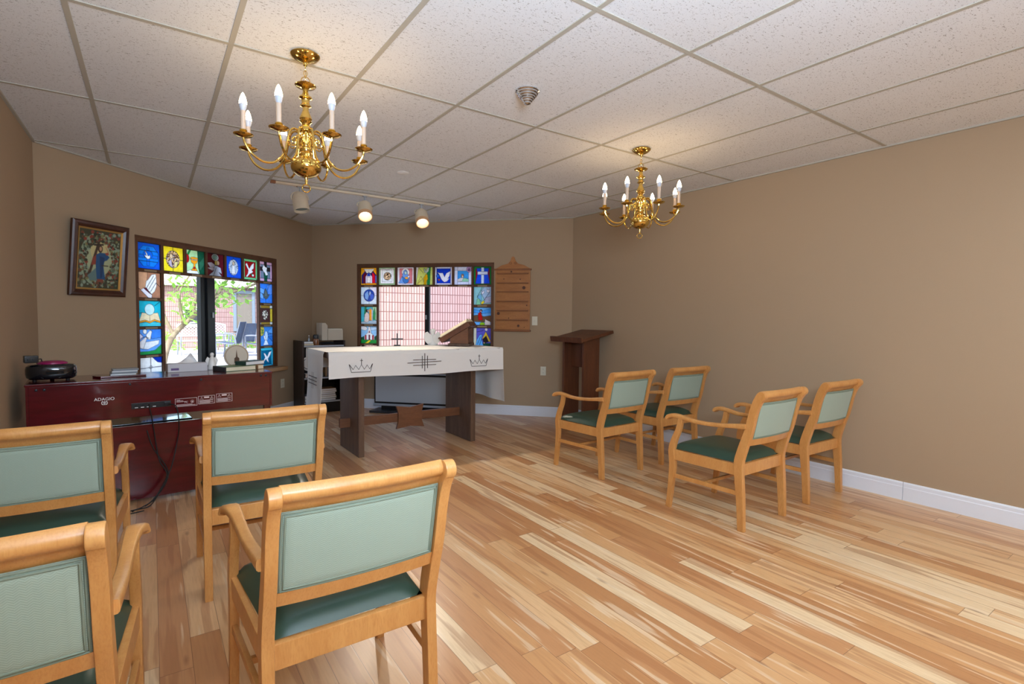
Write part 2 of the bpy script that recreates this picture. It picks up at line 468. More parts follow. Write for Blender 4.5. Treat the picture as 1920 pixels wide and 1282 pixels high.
# ------------------------------------------------------------------ room geometry
CZ = 1.2944; H = 2.5878
A_R, D_R = 0.170166, 4.482026
A_B, D_B = 43.667861, 6.750693
A_L, D_L = 133.396151, 4.358888
X_W = -.715; Y_BACK = -3.6
def nv(a): a = R(a); return Vector((math.cos(a), math.sin(a), 0)), Vector((math.sin(a), -math.cos(a), 0))
WALLS = {'R': (A_R, D_R), 'B': (A_B, D_B), 'L': (A_L, D_L), 'W': (180, .715), 'Y': (270, 3.6)}
def WP(w, s, off=0, z=0):
    """point on wall w: s along the wall (to the right seen from inside), off into the room"""
    a, D = WALLS[w]; n, t = nv(a); p = n * (D - off) + t * s
    return Vector((p.x, p.y, z))
def WM(w, s=0, off=0, z=0):
    """local frame: x right along the wall, y outward (room is -y), z up"""
    a, D = WALLS[w]; n, t = nv(a); p = WP(w, s, off, z)
    M = Matrix.Identity(4); M.col[0][:3] = t; M.col[1][:3] = n; M.col[2][:3] = (0, 0, 1); M.col[3][:3] = p
    return M
P_BL = (1.896, 7.791); P_BR = (4.467, 5.097); P_LW = (-.715, 5.323)
P_RS = (4.4927, Y_BACK); P_WS = (X_W, Y_BACK)
POLY = [P_RS, P_BR, P_BL, P_LW, P_WS]

MB().prism(POLY, 'z', -.12, 0).build('floor', M_['floor'], smooth=0)['kind'] = 'structure'
MB().prism(POLY, 'z', H, H + .2).build('ceiling', M_['ceiling'], smooth=0)['kind'] = 'structure'

def wall(name, w, s0, s1, openings=(), th=.2):
    """wall slab with rectangular holes (s0,s1,z0,z1), one mesh"""
    ss = sorted({s0, s1} | {o[0] for o in openings} | {o[1] for o in openings})
    zs = sorted({0, H} | {o[2] for o in openings} | {o[3] for o in openings})
    solid = lambda i, j: 0 <= i < len(ss) - 1 and 0 <= j < len(zs) - 1 and not any(o[0] <= (ss[i] + ss[i + 1]) / 2 <= o[1] and o[2] <= (zs[j] + zs[j + 1]) / 2 <= o[3] for o in openings)
    m = MB(); q = m.quad
    for i in range(len(ss) - 1):
        for j in range(len(zs) - 1):
            if not solid(i, j): continue
            a, b, c, d = ss[i], ss[i + 1], zs[j], zs[j + 1]
            q((a, 0, c), (b, 0, c), (b, 0, d), (a, 0, d)); q((a, th, c), (a, th, d), (b, th, d), (b, th, c))
            if not solid(i - 1, j): q((a, 0, c), (a, 0, d), (a, th, d), (a, th, c))
            if not solid(i + 1, j): q((b, 0, c), (b, th, c), (b, th, d), (b, 0, d))
            if not solid(i, j - 1): q((a, 0, c), (a, th, c), (b, th, c), (b, 0, c))
            if not solid(i, j + 1): q((a, 0, d), (b, 0, d), (b, th, d), (a, th, d))
    bmesh.ops.remove_doubles(m.bm, verts=m.bm.verts, dist=1e-5)
    o = m.build(name, M_['wall'], smooth=0, M=WM(w)); o['kind'] = 'structure'; return o
def s_of(w, p): a, D = WALLS[w]; n, t = nv(a); return p[0] * t.x + p[1] * t.y
W1 = (3.963, 5.952, .64, 2.018); W2 = (-3.622, -1.643, .64, 2.026)
wall('wall_left', 'L', s_of('L', P_LW), s_of('L', P_BL) + .0, [W1])
wall('wall_back', 'B', s_of('B', P_BL), s_of('B', P_BR), [W2])
wall('wall_right', 'R', s_of('R', P_BR), s_of('R', P_RS))
wall('wall_side', 'W', s_of('W', P_WS), s_of('W', P_LW))
wall('wall_rear', 'Y', s_of('Y', P_RS), s_of('Y', P_WS))
# corner posts outside so that no sky light leaks through the wall joints
for nm, p, r in (('trim_1', P_BL, .3), ('trim_2', P_BR, .3), ('trim_3', P_LW, .3)):
    d = Vector((p[0] - 1.9, p[1] - 2.0, 0)).normalized() * .16
    if nm == 'trim_1': d = (Vector(nv(A_L)[0]) + Vector(nv(A_B)[0])).normalized() * .15
    if nm == 'trim_2': d = (Vector(nv(A_R)[0]) + Vector(nv(A_B)[0])).normalized() * .12
    if nm == 'trim_3': d = (Vector(nv(A_L)[0]) + Vector((-1, 0, 0))).normalized() * .12
    m = MB().lathe([(.1, -.1), (.1, H + .1)], 16)
    o = m.build(nm, M_['fascia'], M=T(p[0] + d.x, p[1] + d.y, 0)); o['kind'] = 'structure'

# baseboards
def baseboard(name, w, s0, s1):
    prof = [(0, 0), (-.014, 0), (-.014, .095), (-.011, .10), (-.011, .122), (-.006, .132), (0, .132)]
    o = MB().prism(prof, 'x', s0, s1).build(name, M_['white_paint'], M=WM(w), smooth=20); o['kind'] = 'structure'
baseboard('baseboard_left', 'L', s_of('L', P_LW) + .006, s_of('L', P_BL) - .0145)
baseboard('baseboard_back', 'B', s_of('B', P_BL), s_of('B', P_BR) - .006)
seam = s_of('R', (4.478, 2.55))
baseboard('baseboard_right', 'R', s_of('R', P_BR) + .006, -1.43)
baseboard('baseboard_right_near', 'R', -1.427, s_of('R', P_RS))
bpy.data.objects['baseboard_right_near'].name = 'trim_4'
baseboard('baseboard_side', 'W', s_of('W', P_WS), s_of('W', P_LW) - .006)

# ceiling grid
def grid_bars():
    def clip(axis, c):
        """interval of the room polygon along the line x=c or y=c"""
        hit = []
        for (x0, y0), (x1, y1) in zip(POLY, POLY[1:] + POLY[:1]):
            a0, a1, b0, b1 = (x0, x1, y0, y1) if axis == 'x' else (y0, y1, x0, x1)
            if (a0 - c) * (a1 - c) < 0: hit.append(b0 + (b1 - b0) * (c - a0) / (a1 - a0))
        hit.sort(); return (hit[0], hit[-1]) if len(hit) >= 2 else None
    m = MB(); w = .0115
    for k in range(0, 9):
        c = -.275 + .6096 * k; iv = clip('x', c)
        if iv: m.box(c - w, c + w, iv[0], iv[1], H - .004, H + .01)
    for j in range(-4, 6):
        c = 1.644 + 1.2192 * j; iv = clip('y', c)
        if iv: m.box(iv[0], iv[1], c - w, c + w, H - .0045, H + .01)
    o = m.build('trim_5', M_['tbar'], smooth=0); o['kind'] = 'structure'
    m = MB()
    for (x0, y0), (x1, y1) in zip(POLY, POLY[1:] + POLY[:1]):
        a = Vector((x0, y0, 0)); b = Vector((x1, y1, 0)); d = (b - a); l = d.length
        ang = math.atan2(d.y, d.x)
        m.box(0, l, .0, .016, H - .012, H + .01, M=T(x0, y0, 0, ang))
    o = m.build('trim_6', M_['tbar'], smooth=0); o['kind'] = 'structure'
grid_bars()

# ------------------------------------------------------------------ raster designs (coloured glass pieces)
def pmask(X, Y, pts):
    m = np.zeros(X.shape, bool); n = len(pts); j = n - 1
    for i in range(n):
        xi, yi = pts[i]; xj, yj = pts[j]
        if yi != yj:
            c = ((yi > Y) != (yj > Y)) & (X < (xj - xi) * (Y - yi) / (yj - yi) + xi)
            m ^= c
        j = i
    return m
def raster(design, nx, ny, lead=.75, ss=3, leadcol=(30, 30, 34)):
    w, h = nx * ss, ny * ss
    X, Y = np.meshgrid((np.arange(w) + .5) / w, (np.arange(h) + .5) / h)
    img = np.zeros((h, w, 3)); ids = np.zeros((h, w), int); lines = np.zeros((h, w), bool)
    for k, sh in enumerate(design):
        if sh[0] == 'l':
            pts, wd = sh[1], (sh[2] if len(sh) > 2 else .012)
            for (x0, y0), (x1, y1) in zip(pts, pts[1:]):
                dx, dy = x1 - x0, y1 - y0; L2 = dx * dx + dy * dy + 1e-9
                t = np.clip(((X - x0) * dx + (Y - y0) * dy) / L2, 0, 1)
                lines |= (X - x0 - t * dx) ** 2 + (Y - y0 - t * dy) ** 2 < wd * wd
            continue
        if sh[0] == 'e': m = ((X - sh[2]) / sh[4]) ** 2 + ((Y - sh[3]) / sh[5]) ** 2 < 1
        elif sh[0] == 'r': m = (X >= sh[2]) & (X <= sh[4]) & (Y >= sh[3]) & (Y <= sh[5])
        elif sh[0] == 'n':   # mottled patch inside an ellipse
            m = ((X - sh[2]) / sh[4]) ** 2 + ((Y - sh[3]) / sh[5]) ** 2 < 1
            rs = np.random.RandomState(sh[6]); g = rs.rand(9, 9)
            gi = g[np.clip((Y * 26).astype(int) % 9, 0, 8), np.clip((X * 26).astype(int) % 9, 0, 8)]
            pal = np.array(sh[1], float)
            q = pal[np.clip((gi * len(pal)).astype(int), 0, len(pal) - 1)]
            img[m] = q[m]; ids[m] = 100 + k; continue
        else: m = pmask(X, Y, [(sh[2][i], sh[2][i + 1]) for i in range(0, len(sh[2]), 2)])
        img[m] = sh[1]; ids[m] = k + 1
    if lead:
        e = np.zeros((h, w), bool)
        e[:, 1:] |= ids[:, 1:] != ids[:, :-1]; e[1:, :] |= ids[1:, :] != ids[:-1, :]
        e2 = e.copy(); e2[:, :-1] |= e[:, 1:]; e2[:-1, :] |= e[1:, :]
        e = e2 | lines
        img[e] = img[e] * (1 - lead) + np.array(leadcol) * lead
    else:
        img[lines] = leadcol
    return img.reshape(ny, ss, nx, ss, 3).mean((1, 3))
def colored_sheet(name, img, w, h, mat, parent, M=None):
    ny, nx = img.shape[:2]
    lin = np.where(img / 255 <= .04045, img / 255 / 12.92, ((img / 255 + .055) / 1.055) ** 2.4)
    verts = [(w * i / (nx - 1), 0, h * (1 - j / (ny - 1))) for j in range(ny) for i in range(nx)]
    faces = [(j * nx + i, (j + 1) * nx + i, (j + 1) * nx + i + 1, j * nx + i + 1) for j in range(ny - 1) for i in range(nx - 1)]
    me = bpy.data.meshes.new(name); me.from_pydata(verts, [], faces)
    at = me.color_attributes.new('Col', 'FLOAT_COLOR', 'POINT')
    buf = np.ones((nx * ny, 4), np.float32); buf[:, :3] = lin.reshape(-1, 3); at.data.foreach_set('color', buf.ravel())
    return link(name, me, mat, parent, 0, M)

W_ = (244, 244, 240); BL = (18, 92, 222); LB = (90, 160, 236); DB = (12, 50, 170); TQ = (30, 180, 200); GR = (36, 140, 70); DG = (18, 84, 60)
PG = (178, 226, 170); RD = (178, 22, 30); DR = (116, 28, 40); YE = (246, 222, 40); OR = (244, 160, 30); BN = (176, 122, 92); TN = (214, 160, 120)
CR = (240, 222, 178); PK = (226, 176, 196); PU = (92, 88, 190); GY = (150, 160, 166); BK = (40, 34, 34); PT = (150, 216, 206); VI = (120, 40, 130)
FULL = lambda c: ('r', c, 0, 0, 1, 1)
DOVE = [.3, .3, .42, .42, .48, .62, .62, .46, .74, .32, .72, .5, .62, .66, .5, .74, .36, .72, .28, .62, .40, .58]
D = {}
D['A0'] = [FULL(BL), ('p', (16, 126, 232), [.28, .12, .72, .12, .92, .36, .92, .68, .72, .9, .28, .9, .08, .68, .08, .36]), ('r', (20, 110, 226), .42, .2, .54, .86), ('r', (20, 110, 226), .1, .46, .9, .58), ('e', (14, 100, 220), .48, .44, .2, .16), ('p', W_, [.34, .28, .44, .4, .48, .5, .58, .46, .56, .58, .46, .62, .36, .54, .34, .46, .42, .5]), ('l', [(0, .36), (.08, .36)]), ('l', [(.1, .7), (.9, .7)]), ('l', [(.1, .3), (.9, .3)])]
D['A1'] = [FULL(YE), ('n', [(90, 56, 40), (226, 190, 140), (60, 36, 28), (190, 150, 110), (150, 150, 170)], .5, .5, .32, .34, 3), ('p', (186, 172, 190), [.26, .6, .42, .5, .48, .84, .34, .76]), ('e', (230, 200, 160), .42, .38, .08, .09), ('p', (222, 206, 140), [.56, .6, .74, .56, .68, .78, .54, .84]), ('l', [(.5, 0), (.5, .16)]), ('l', [(.5, .84), (.5, 1)]), ('l', [(0, .5), (.18, .5)]), ('l', [(.82, .5), (1, .5)])]
D['A2'] = [FULL(PG), ('p', DG, [.62, .0, 1, 0, 1, 1, .74, 1, .66, .7]), ('p', (46, 110, 84), [.7, .5, 1, .2, 1, .55, .74, .85]), ('e', RD, .07, .38, .13, .18), ('p', GR, [.08, .2, .22, .0, .3, .0, .18, .22]), ('p', W_, [0, .92, .3, .82, .6, .84, .72, 1, 0, 1]), ('p', OR, [.24, .34, .66, .34, .6, .52, .5, .58, .52, .72, .62, .86, .28, .86, .4, .72, .42, .58, .3, .52]), ('e', W_, .45, .37, .18, .05), ('e', OR, .45, .34, .2, .05), ('e', RD, .45, .74, .06, .05)]
D['A3'] = [FULL(DR), ('p', (232, 214, 222), [.04, .44, .3, .4, .5, .5, .44, .64, .2, .62]), ('p', (222, 200, 206), [.04, .66, .4, .6, .48, .74, .3, .76]), ('p', (226, 226, 236), [.46, .52, .62, .54, .82, .6, .88, .86, .7, .8, .9, 1, .1, 1, .42, .76]), ('p', (240, 208, 100), [.46, .3, .62, .26, .62, .5, .48, .5]), ('e', (240, 196, 150), .66, .4, .08, .1), ('e', W_, .5, .17, .2, .15), ('e', (170, 214, 196), .5, .17, .14, .1), ('l', [(.55, .62), (.4, .98)])]
D['A4'] = [FULL((14, 84, 220)), ('n', [(170, 190, 206), (226, 232, 236), (96, 104, 116), (200, 214, 220)], .5, .5, .3, .36, 5), ('p', W_, [.42, .4, .58, .4, .62, .8, .38, .8]), ('e', (220, 200, 170), .5, .32, .08, .09), ('l', [(.5, .86), (.5, 1)], .008), ('l', [(.5, 0), (.5, .14)], .008)]
D['A5'] = [FULL((126, 212, 140)), ('r', (160, 18, 24), .13, .12, .87, .88), ('p', W_, [.18, .28, .28, .2, .44, .46, .62, .24, .76, .16, .74, .42, .6, .52, .72, .58, .6, .66, .48, .7, .3, .86, .2, .86, .34, .7, .38, .54]), ('e', W_, .68, .76, .08, .06), ('e', GR, .6, .72, .04, .05), ('l', [(0, 0), (.13, .12)]), ('l', [(1, 0), (.87, .12)]), ('l', [(0, 1), (.13, .88)]), ('l', [(1, 1), (.87, .88)])]
D['A6'] = [FULL((222, 176, 204)), ('r', (116, 134, 152), .14, .16, .86, .84), ('r', BK, .4, 0, .6, 1), ('r', BK, .1, .28, .86, .48), ('p', DG, [.36, .56, .5, .6, .66, .56, .62, 1, .42, 1]), ('p', W_, [.26, .36, .38, .16, .46, .26, .62, .3, .58, .46, .7, .64, .52, .7, .44, .56, .34, .5]), ('l', [(0, .16), (1, .16)]), ('l', [(0, .84), (1, .84)])]
D['B1'] = [FULL(BN), ('p', TN, [0, 0, .44, 0, .42, .3, .34, .6, .2, .72, 0, .6]), ('p', W_, [.34, .6, .38, .36, .46, .3, .62, .1, .8, .06, .82, .3, .82, .52, .74, .72, .6, .84, .5, .74]), ('p', (96, 34, 44), [.26, .62, .38, .6, .52, .78, .42, .82]), ('p', (236, 232, 240), [.14, .7, .26, .62, .5, .8, .62, .86, .6, 1, .46, .98]), ('l', [(.4, .6), (.7, .14)]), ('l', [(.48, .66), (.78, .2)]), ('l', [(.56, .74), (.8, .4)]), ('l', [(.8, .4), (1, .56)])]
D['B2'] = [FULL(TQ), ('p', (70, 196, 210), [0, .86, .5, .8, 1, .84, 1, 1, 0, 1]), ('p', CR, [.02, .84, .18, .46, .5, .5, .5, .84, .3, .78]), ('p', (236, 214, 170), [.98, .84, .86, .46, .5, .5, .5, .84, .7, .76]), ('p', OR, [.02, .8, .3, .74, .5, .8, .7, .72, .98, .8, .98, .86, .7, .78, .5, .86, .3, .8, .02, .86]), ('e', (196, 232, 232), .5, .34, .21, .21), ('l', [(.72, .2), (.98, .02)]), ('l', [(0, .5), (.2, .46)])]
D['B3'] = [FULL((96, 158, 236)), ('p', (60, 130, 224), [.5, 0, 1, 0, 1, .34, .55, .4]), ('p', GR, [0, .86, .4, .86, .7, .82, 1, .6, 1, 1, 0, 1]), ('p', (226, 228, 230), [.2, .76, .3, .5, .9, .44, .86, .6, .4, .78]), ('p', (228, 220, 236), [0, .1, .2, .28, .14, .4, .0, .4]), ('p', W_, [.32, .24, .5, .06, .58, .1, .5, .42, .4, .4]), ('p', (236, 230, 226), [.04, .5, .32, .3, .36, .36, .2, .76, .06, .72]), ('e', W_, .28, .1, .08, .1), ('l', [(.1, .36), (.28, .3), (.44, .36)])]
D['B4'] = [FULL(W_), ('p', DB, [.56, 0, 1, 0, 1, .26, .8, .22, .66, .1]), ('p', (40, 110, 210), [.16, .7, .3, .62, .5, .6, .5, .74, .2, .76]), ('r', (60, 120, 220), .5, .76, 1, 1), ('r', (110, 140, 200), .1, .76, .5, 1), ('r', W_, .2, .8, .26, 1), ('r', W_, .34, .8, .4, 1), ('e', W_, .5, .4, .06, .06), ('l', [(.5, 0), (.5, .6)]), ('l', [(0, .42), (1, .4)])]
D['C1'] = [FULL((52, 130, 232)), ('p', (110, 176, 240), [0, .2, .4, .3, .3, .8, 0, .7]), ('p', (92, 150, 236), [.6, .1, 1, 0, 1, .5, .7, .6]), ('p', (80, 92, 92), [.24, .5, .36, .54, .44, .3, .5, .24, .6, .4, .66, .56, .8, .5, .66, .72, .5, .8, .34, .7]), ('p', (110, 124, 116), [.46, .34, .54, .34, .58, .64, .46, .66]), ('l', [(.48, .8), (.5, 1)]), ('l', [(.66, .3), (.8, 0)]), ('l', [(0, .44), (.26, .52)])]
D['C2'] = [FULL((150, 120, 46)), ('r', (72, 44, 40), .06, .16, .8, .86), ('r', (226, 200, 60), .82, .18, 1, .84), ('r', (220, 226, 214), .8, .0, 1, .16), ('r', (220, 226, 214), .8, .86, 1, 1), ('r', (220, 226, 214), 0, 0, .12, .14), ('r', (220, 226, 214), 0, .88, .12, 1), ('n', [(90, 70, 60), (226, 220, 200), (60, 44, 40), (200, 196, 170)], .44, .5, .22, .24, 8)]
D['C3'] = [FULL((64, 136, 214)), ('p', (96, 164, 226), [.6, .3, 1, 0, 1, .4]), ('p', (44, 116, 200), [.6, .5, 1, .5, 1, .8]), ('n', [(170, 170, 60), (90, 130, 60), (220, 190, 80)], .16, .22, .2, .26, 9), ('e', (190, 220, 240), .5, .5, .12, .26), ('p', W_, [.3, .5, .4, .44, .48, .7, .4, .72]), ('p', (226, 238, 244), [.28, .94, .42, .68, .54, .7, .68, .94]), ('l', [(.62, .4), (1, .38)])]
D['C4'] = [FULL((60, 200, 224)), ('r', (16, 104, 138), .12, .14, .88, .86), ('p', W_, [.28, .26, .42, .3, .56, .46, .7, .24, .9, .2, .78, .4, .62, .56, .68, .78, .54, .7, .46, .58, .2, .8, .06, .78, .3, .62, .4, .5]), ('l', [(0, 0), (.12, .14)]), ('l', [(1, 1), (.88, .86)]), ('l', [(0, 1), (.12, .86)]), ('l', [(1, 0), (.88, .14)])]
D['E0'] = [FULL((250, 176, 20)), ('p', (46, 30, 110), [.06, .9, .06, .44, .3, .16, .72, .16, .94, .44, .94, .9]), ('r', (120, 130, 226), .9, .44, 1, .86), ('p', (110, 14, 40), [.16, .9, .16, .46, .34, .24, .36, .9]), ('p', (220, 20, 50), [.7, .26, .86, .4, .88, .9, .68, .9]), ('p', (236, 240, 226), [.18, .08, .84, .08, .64, .32, .36, .32]), ('p', (232, 226, 244), [.3, .52, .5, .26, .7, .52, .7, .88, .3, .88]), ('p', (20, 70, 200), [.38, .48, .5, .26, .6, .48]), ('r', (246, 244, 236), .4, .54, .6, .86), ('r', OR, .3, .88, 1, 1)]
D['E1'] = [FULL((170, 206, 150)), ('r', (250, 250, 246), .1, .08, .9, .9), ('r', (238, 246, 244), .2, .16, .8, .8), ('n', [(60, 40, 34), (244, 214, 168), (236, 200, 150), (40, 28, 26)], .52, .5, .23, .22, 12), ('l', [(.12, .14), (.3, .1), (.5, .15), (.7, .1), (.88, .14)], .008)]
D['E2'] = [FULL((248, 244, 248)), ('r', (214, 126, 130), .14, .08, .9, .9), ('e', W_, .5, .28, .22, .22), ('p', (110, 160, 226), [.08, .88, .3, .5, .38, .2, .5, .14, .6, .24, .62, .4, .74, .6, .66, .84, .5, .92]), ('e', (190, 226, 220), .5, .32, .07, .09), ('p', (60, 120, 190), [.3, .5, .4, .6, .66, .6, .66, .84, .46, .9, .34, .76]), ('e', (244, 170, 70), .56, .6, .11, .07), ('p', W_, [.6, .56, .7, .44, .74, .52, .66, .6])]
D['E3'] = [FULL((226, 240, 120)), ('p', W_, [0, 0, .16, 0, .06, .6, 0, .9]), ('p', (240, 236, 110), [.1, .9, .3, .5, .5, .9, .4, 1, .1, 1]), ('p', GR, [.64, .36, .72, .0, .86, 0, .84, .4, .82, 1, .66, 1]), ('p', (246, 186, 20), [.44, .62, .58, .4, .68, .42, .7, .66, .62, .8, .6, 1, .46, 1, .48, .78]), ('p', (214, 228, 206), [.46, .08, .54, .1, .58, .26, .66, .06, .78, .04, .74, .24, .62, .34, .5, .3]), ('l', [(.18, .06), (.44, .34)], .008), ('l', [(.1, .92), (.34, .7)], .008)]
D['E4'] = [FULL((240, 246, 250)), ('r', (16, 60, 200), .11, .1, .9, .9), ('p', W_, [.12, .3, .3, .34, .46, .34, .56, .56, .66, .36, .9, .24, .84, .5, .74, .66, .86, .6, .7, .8, .54, .84, .4, .72, .3, .52, .24, .4]), ('e', (50, 120, 230), .16, .5, .08, .1), ('p', (180, 90, 50), [.16, .66, .32, .66, .24, .8]), ('l', [(.11, 0), (.11, 1)]), ('l', [(.9, 0), (.9, 1)])]
D['E5'] = [FULL((228, 236, 246)), ('r', (60, 160, 226), .2, .24, .82, .82), ('p', (150, 214, 166), [.2, .82, .4, .66, .6, .62, .82, .68, .82, .82]), ('p', (226, 226, 214), [.2, .68, .4, .6, .54, .62, .44, .8, .2, .82]), ('e', BN, .48, .5, .08, .1), ('e', (236, 206, 160), .48, .54, .05, .07), ('e', (190, 150, 190), .84, .16, .14, .16), ('e', (120, 90, 140), .84, .18, .06, .07), ('l', [(0, .2), (1, .2)], .007), ('l', [(.2, 0), (.2, 1)], .007), ('l', [(.82, .3), (.82, 1)], .007)]
D['E6'] = [FULL((26, 140, 60)), ('p', (150, 16, 40), [.12, .12, .88, .12, .9, .94, .1, .94]), ('p', (18, 80, 226), [.16, .1, .84, .1, .8, .4, .9, .92, .1, .92, .22, .4]), ('r', (220, 240, 246), .42, .06, .58, .92), ('r', (224, 236, 244), .22, .28, .78, .44), ('l', [(.42, .28), (.58, .28)]), ('l', [(.42, .44), (.58, .44)])]
D['F1'] = [FULL((226, 244, 250)), ('p', (244, 240, 250), [.5, 0, 1, 0, 1, .5, .8, .5]), ('e', (30, 70, 170), .51, .49, .33, .34), ('p', (130, 176, 232), [.24, .4, .44, .22, .5, .5, .42, .76, .26, .66]), ('p', (180, 206, 240), [.56, .22, .64, .34, .56, .54, .5, .4]), ('e', (60, 96, 200), .68, .56, .12, .18), ('l', [(.51, 0), (.51, .16)], .007), ('l', [(.51, .84), (.51, 1)], .007), ('l', [(0, .5), (.18, .5)], .007), ('l', [(.84, .5), (1, .5)], .007)]
D['F2'] = [FULL((64, 190, 200)), ('p', (40, 140, 80), [.24, 0, .36, 0, .3, .5, .2, .6]), ('p', PG, [.7, 0, 1, 0, 1, .78, .9, .76]), ('p', (40, 150, 84), [.84, .06, .9, .4, .88, .74, .74, .74, .76, .36]), ('p', (170, 196, 206), [0, .88, .4, .8, 1, .78, 1, 1, 0, 1]), ('p', (240, 230, 214), [.48, .2, .6, .08, .72, .2, .72, .8, .5, .8]), ('p', OR, [.52, .2, .6, .12, .66, .2, .66, .78, .52, .78]), ('p', (228, 214, 200), [.2, .84, .24, .46, .36, .3, .5, .4, .52, .56, .48, .86, .34, .9]), ('e', BK, .38, .24, .08, .08), ('e', (220, 170, 140), .44, .24, .04, .06)]
D['F3'] = [FULL((150, 206, 240)), ('p', W_, [0, 0, .3, .02, .42, .14, .3, .26, 0, .2]), ('p', (190, 224, 246), [.5, .1, 1, .06, 1, .2, .6, .26]), ('r', (24, 150, 60), 0, .76, 1, 1), ('p', DG, [0, .66, .2, .58, .26, .78, 0, .76]), ('p', DG, [1, .5, .84, .6, .8, .76, 1, .78]), ('p', YE, [.5, .8, .64, .8, .42, 1, .22, 1]), ('p', W_, [.22, .78, .22, .56, .42, .38, .46, .1, .52, 0, .58, .1, .62, .38, .82, .56, .82, .78]), ('r', (190, 16, 40), .26, .52, .34, .78), ('r', (110, 10, 50), .48, .5, .56, .78), ('r', (190, 16, 40), .7, .52, .78, .78), ('p', (150, 16, 50), [.48, .38, .52, .24, .56, .38])]
D['G1'] = [FULL((150, 212, 204)), ('p', (176, 206, 220), [.4, .3, .6, 0, 1, 0, 1, .6, .6, .7]), ('p', (190, 196, 206), [.66, .6, 1, .5, 1, .86, .6, .9]), ('p', (120, 190, 214), [.2, .5, .44, .4, .46, .8, .3, .7]), ('p', W_, [.44, .18, .5, .3, .58, .2, .6, .34, .46, .44]), ('p', W_, [.74, .12, .82, .2, .9, .14, .88, .3, .74, .32]), ('p', (140, 214, 160), [.14, 1, .2, .66, .34, .66, .42, 1]), ('p', YE, [.42, .86, .56, .74, .62, .84, .46, 1]), ('l', [(.2, .6), (.5, 0)]), ('l', [(.6, .72), (.9, .3)]), ('r', (180, 120, 80), .46, .94, 1, 1)]
D['G2'] = [FULL((110, 190, 240)), ('p', (70, 164, 232), [0, .12, .5, .2, 1, .06, 1, .3, .5, .34, 0, .3]), ('p', (116, 84, 56), [0, .46, .2, .42, .6, .5, 1, .44, 1, .8, .5, .8, 0, .78]), ('p', (200, 28, 24), [.26, .36, .36, .26, .48, .34, .52, .7, .28, .7]), ('e', BK, .42, .2, .07, .08), ('e', (236, 190, 190), .42, .22, .04, .05), ('p', W_, [.42, .34, .5, .4, .48, .46]), ('p', (236, 230, 210), [.62, .96, .66, .62, .76, .7, .94, .76, .96, .96]), ('e', (150, 206, 40), .5, .9, .14, .09), ('r', (120, 90, 60), 0, .96, 1, 1)]
D['G3'] = [FULL((96, 92, 190)), ('r', (226, 226, 190), 0, 0, .18, 1), ('r', DG, .5, .84, 1, 1), ('p', (240, 206, 50), [.7, .2, .98, .74, .86, .76, .72, .44, .56, .62, .5, .6]), ('p', BK, [.72, .44, .84, .76, .6, .86, .52, .62]), ('p', (236, 200, 140), [.56, .8, .66, .78, .62, .9]), ('p', (96, 180, 236), [.12, 1, .2, .66, .36, .4, .5, .36, .46, .6, .58, 1]), ('e', W_, .72, .1, .08, .08), ('l', [(.24, .9), (.4, .5)]), ('l', [(.36, .94), (.46, .62)]), ('l', [(.2, .24), (.56, .16)])]

LAB = {
 'A0': 'blue stained glass panel with white dove over a cross in an octagon, left window corner',
 'A1': 'yellow stained glass panel with dark oval of small figures',
 'A2': 'green stained glass panel with orange chalice and red grapes',
 'A3': 'dark red stained glass panel with white praying angel under pale halo',
 'A4': 'bright blue stained glass panel with oval of white robed figure',
 'A5': 'red stained glass panel with white dove inside green border',
 'A6': 'pink and grey stained glass panel with white lilies on a black cross',
 'B1': 'brown stained glass panel with white praying hands',
 'B2': 'turquoise stained glass panel with pale disc above an open book',
 'B3': 'blue stained glass panel with white winged figure above a green hill',
 'B4': 'white and blue stained glass panel lowest in left window column',
 'C1': 'blue stained glass panel with dark grey leaf shape',
 'C2': 'brown and amber stained glass panel with pale mottled oval',
 'C3': 'blue stained glass panel with slim white figure and yellow flowers',
 'C4': 'turquoise bordered stained glass panel with white dove, lowest beside the sill books',
 'E0': 'orange and red stained glass panel with white chapel under arch',
 'E1': 'white stained glass panel with green border and round brown medallion',
 'E2': 'pink stained glass panel with blue robed mother holding a child',
 'E3': 'yellow green stained glass panel with orange hand and white dove',
 'E4': 'blue stained glass panel with large white dove and white border',
 'E5': 'pale stained glass panel with small lamb scene and purple flower',
 'E6': 'blue stained glass panel with white cross and green border',
 'F1': 'pale blue stained glass panel with dark blue round medallion',
 'F2': 'teal stained glass panel with robed figure at an orange door',
 'F3': 'stained glass panel of red and white church on green grass',
 'G1': 'pale teal stained glass panel with green figure and white birds',
 'G2': 'stained glass panel of red robed shepherd under blue sky',
 'G3': 'purple stained glass panel with yellow tent and blue kneeling figure'}
PW = .245
def panel(key, w, s, ztop, n=52):
    t = thing('stained_glass_panel', LAB[key], 'stained glass', WM(w, s, -.016, ztop - PW), group='stained glass panels in the left window' if w == 'L' else 'stained glass panels in the back window')
    colored_sheet('glass', raster(D[key], n, n), PW, PW, M_['stain'], t)
    m = MB(); b = .004
    for (x0, x1, z0, z1) in ((-.0005, b, -.0005, PW + .0005), (PW - b, PW + .0005, -.0005, PW + .0005), (b, PW - b, -.0005, b), (b, PW - b, PW - b, PW + .0005)):
        m.box(x0, x1, -.003, .003, z0, z1)
    m.build('came_border', M_['lead'], t, smooth=0)

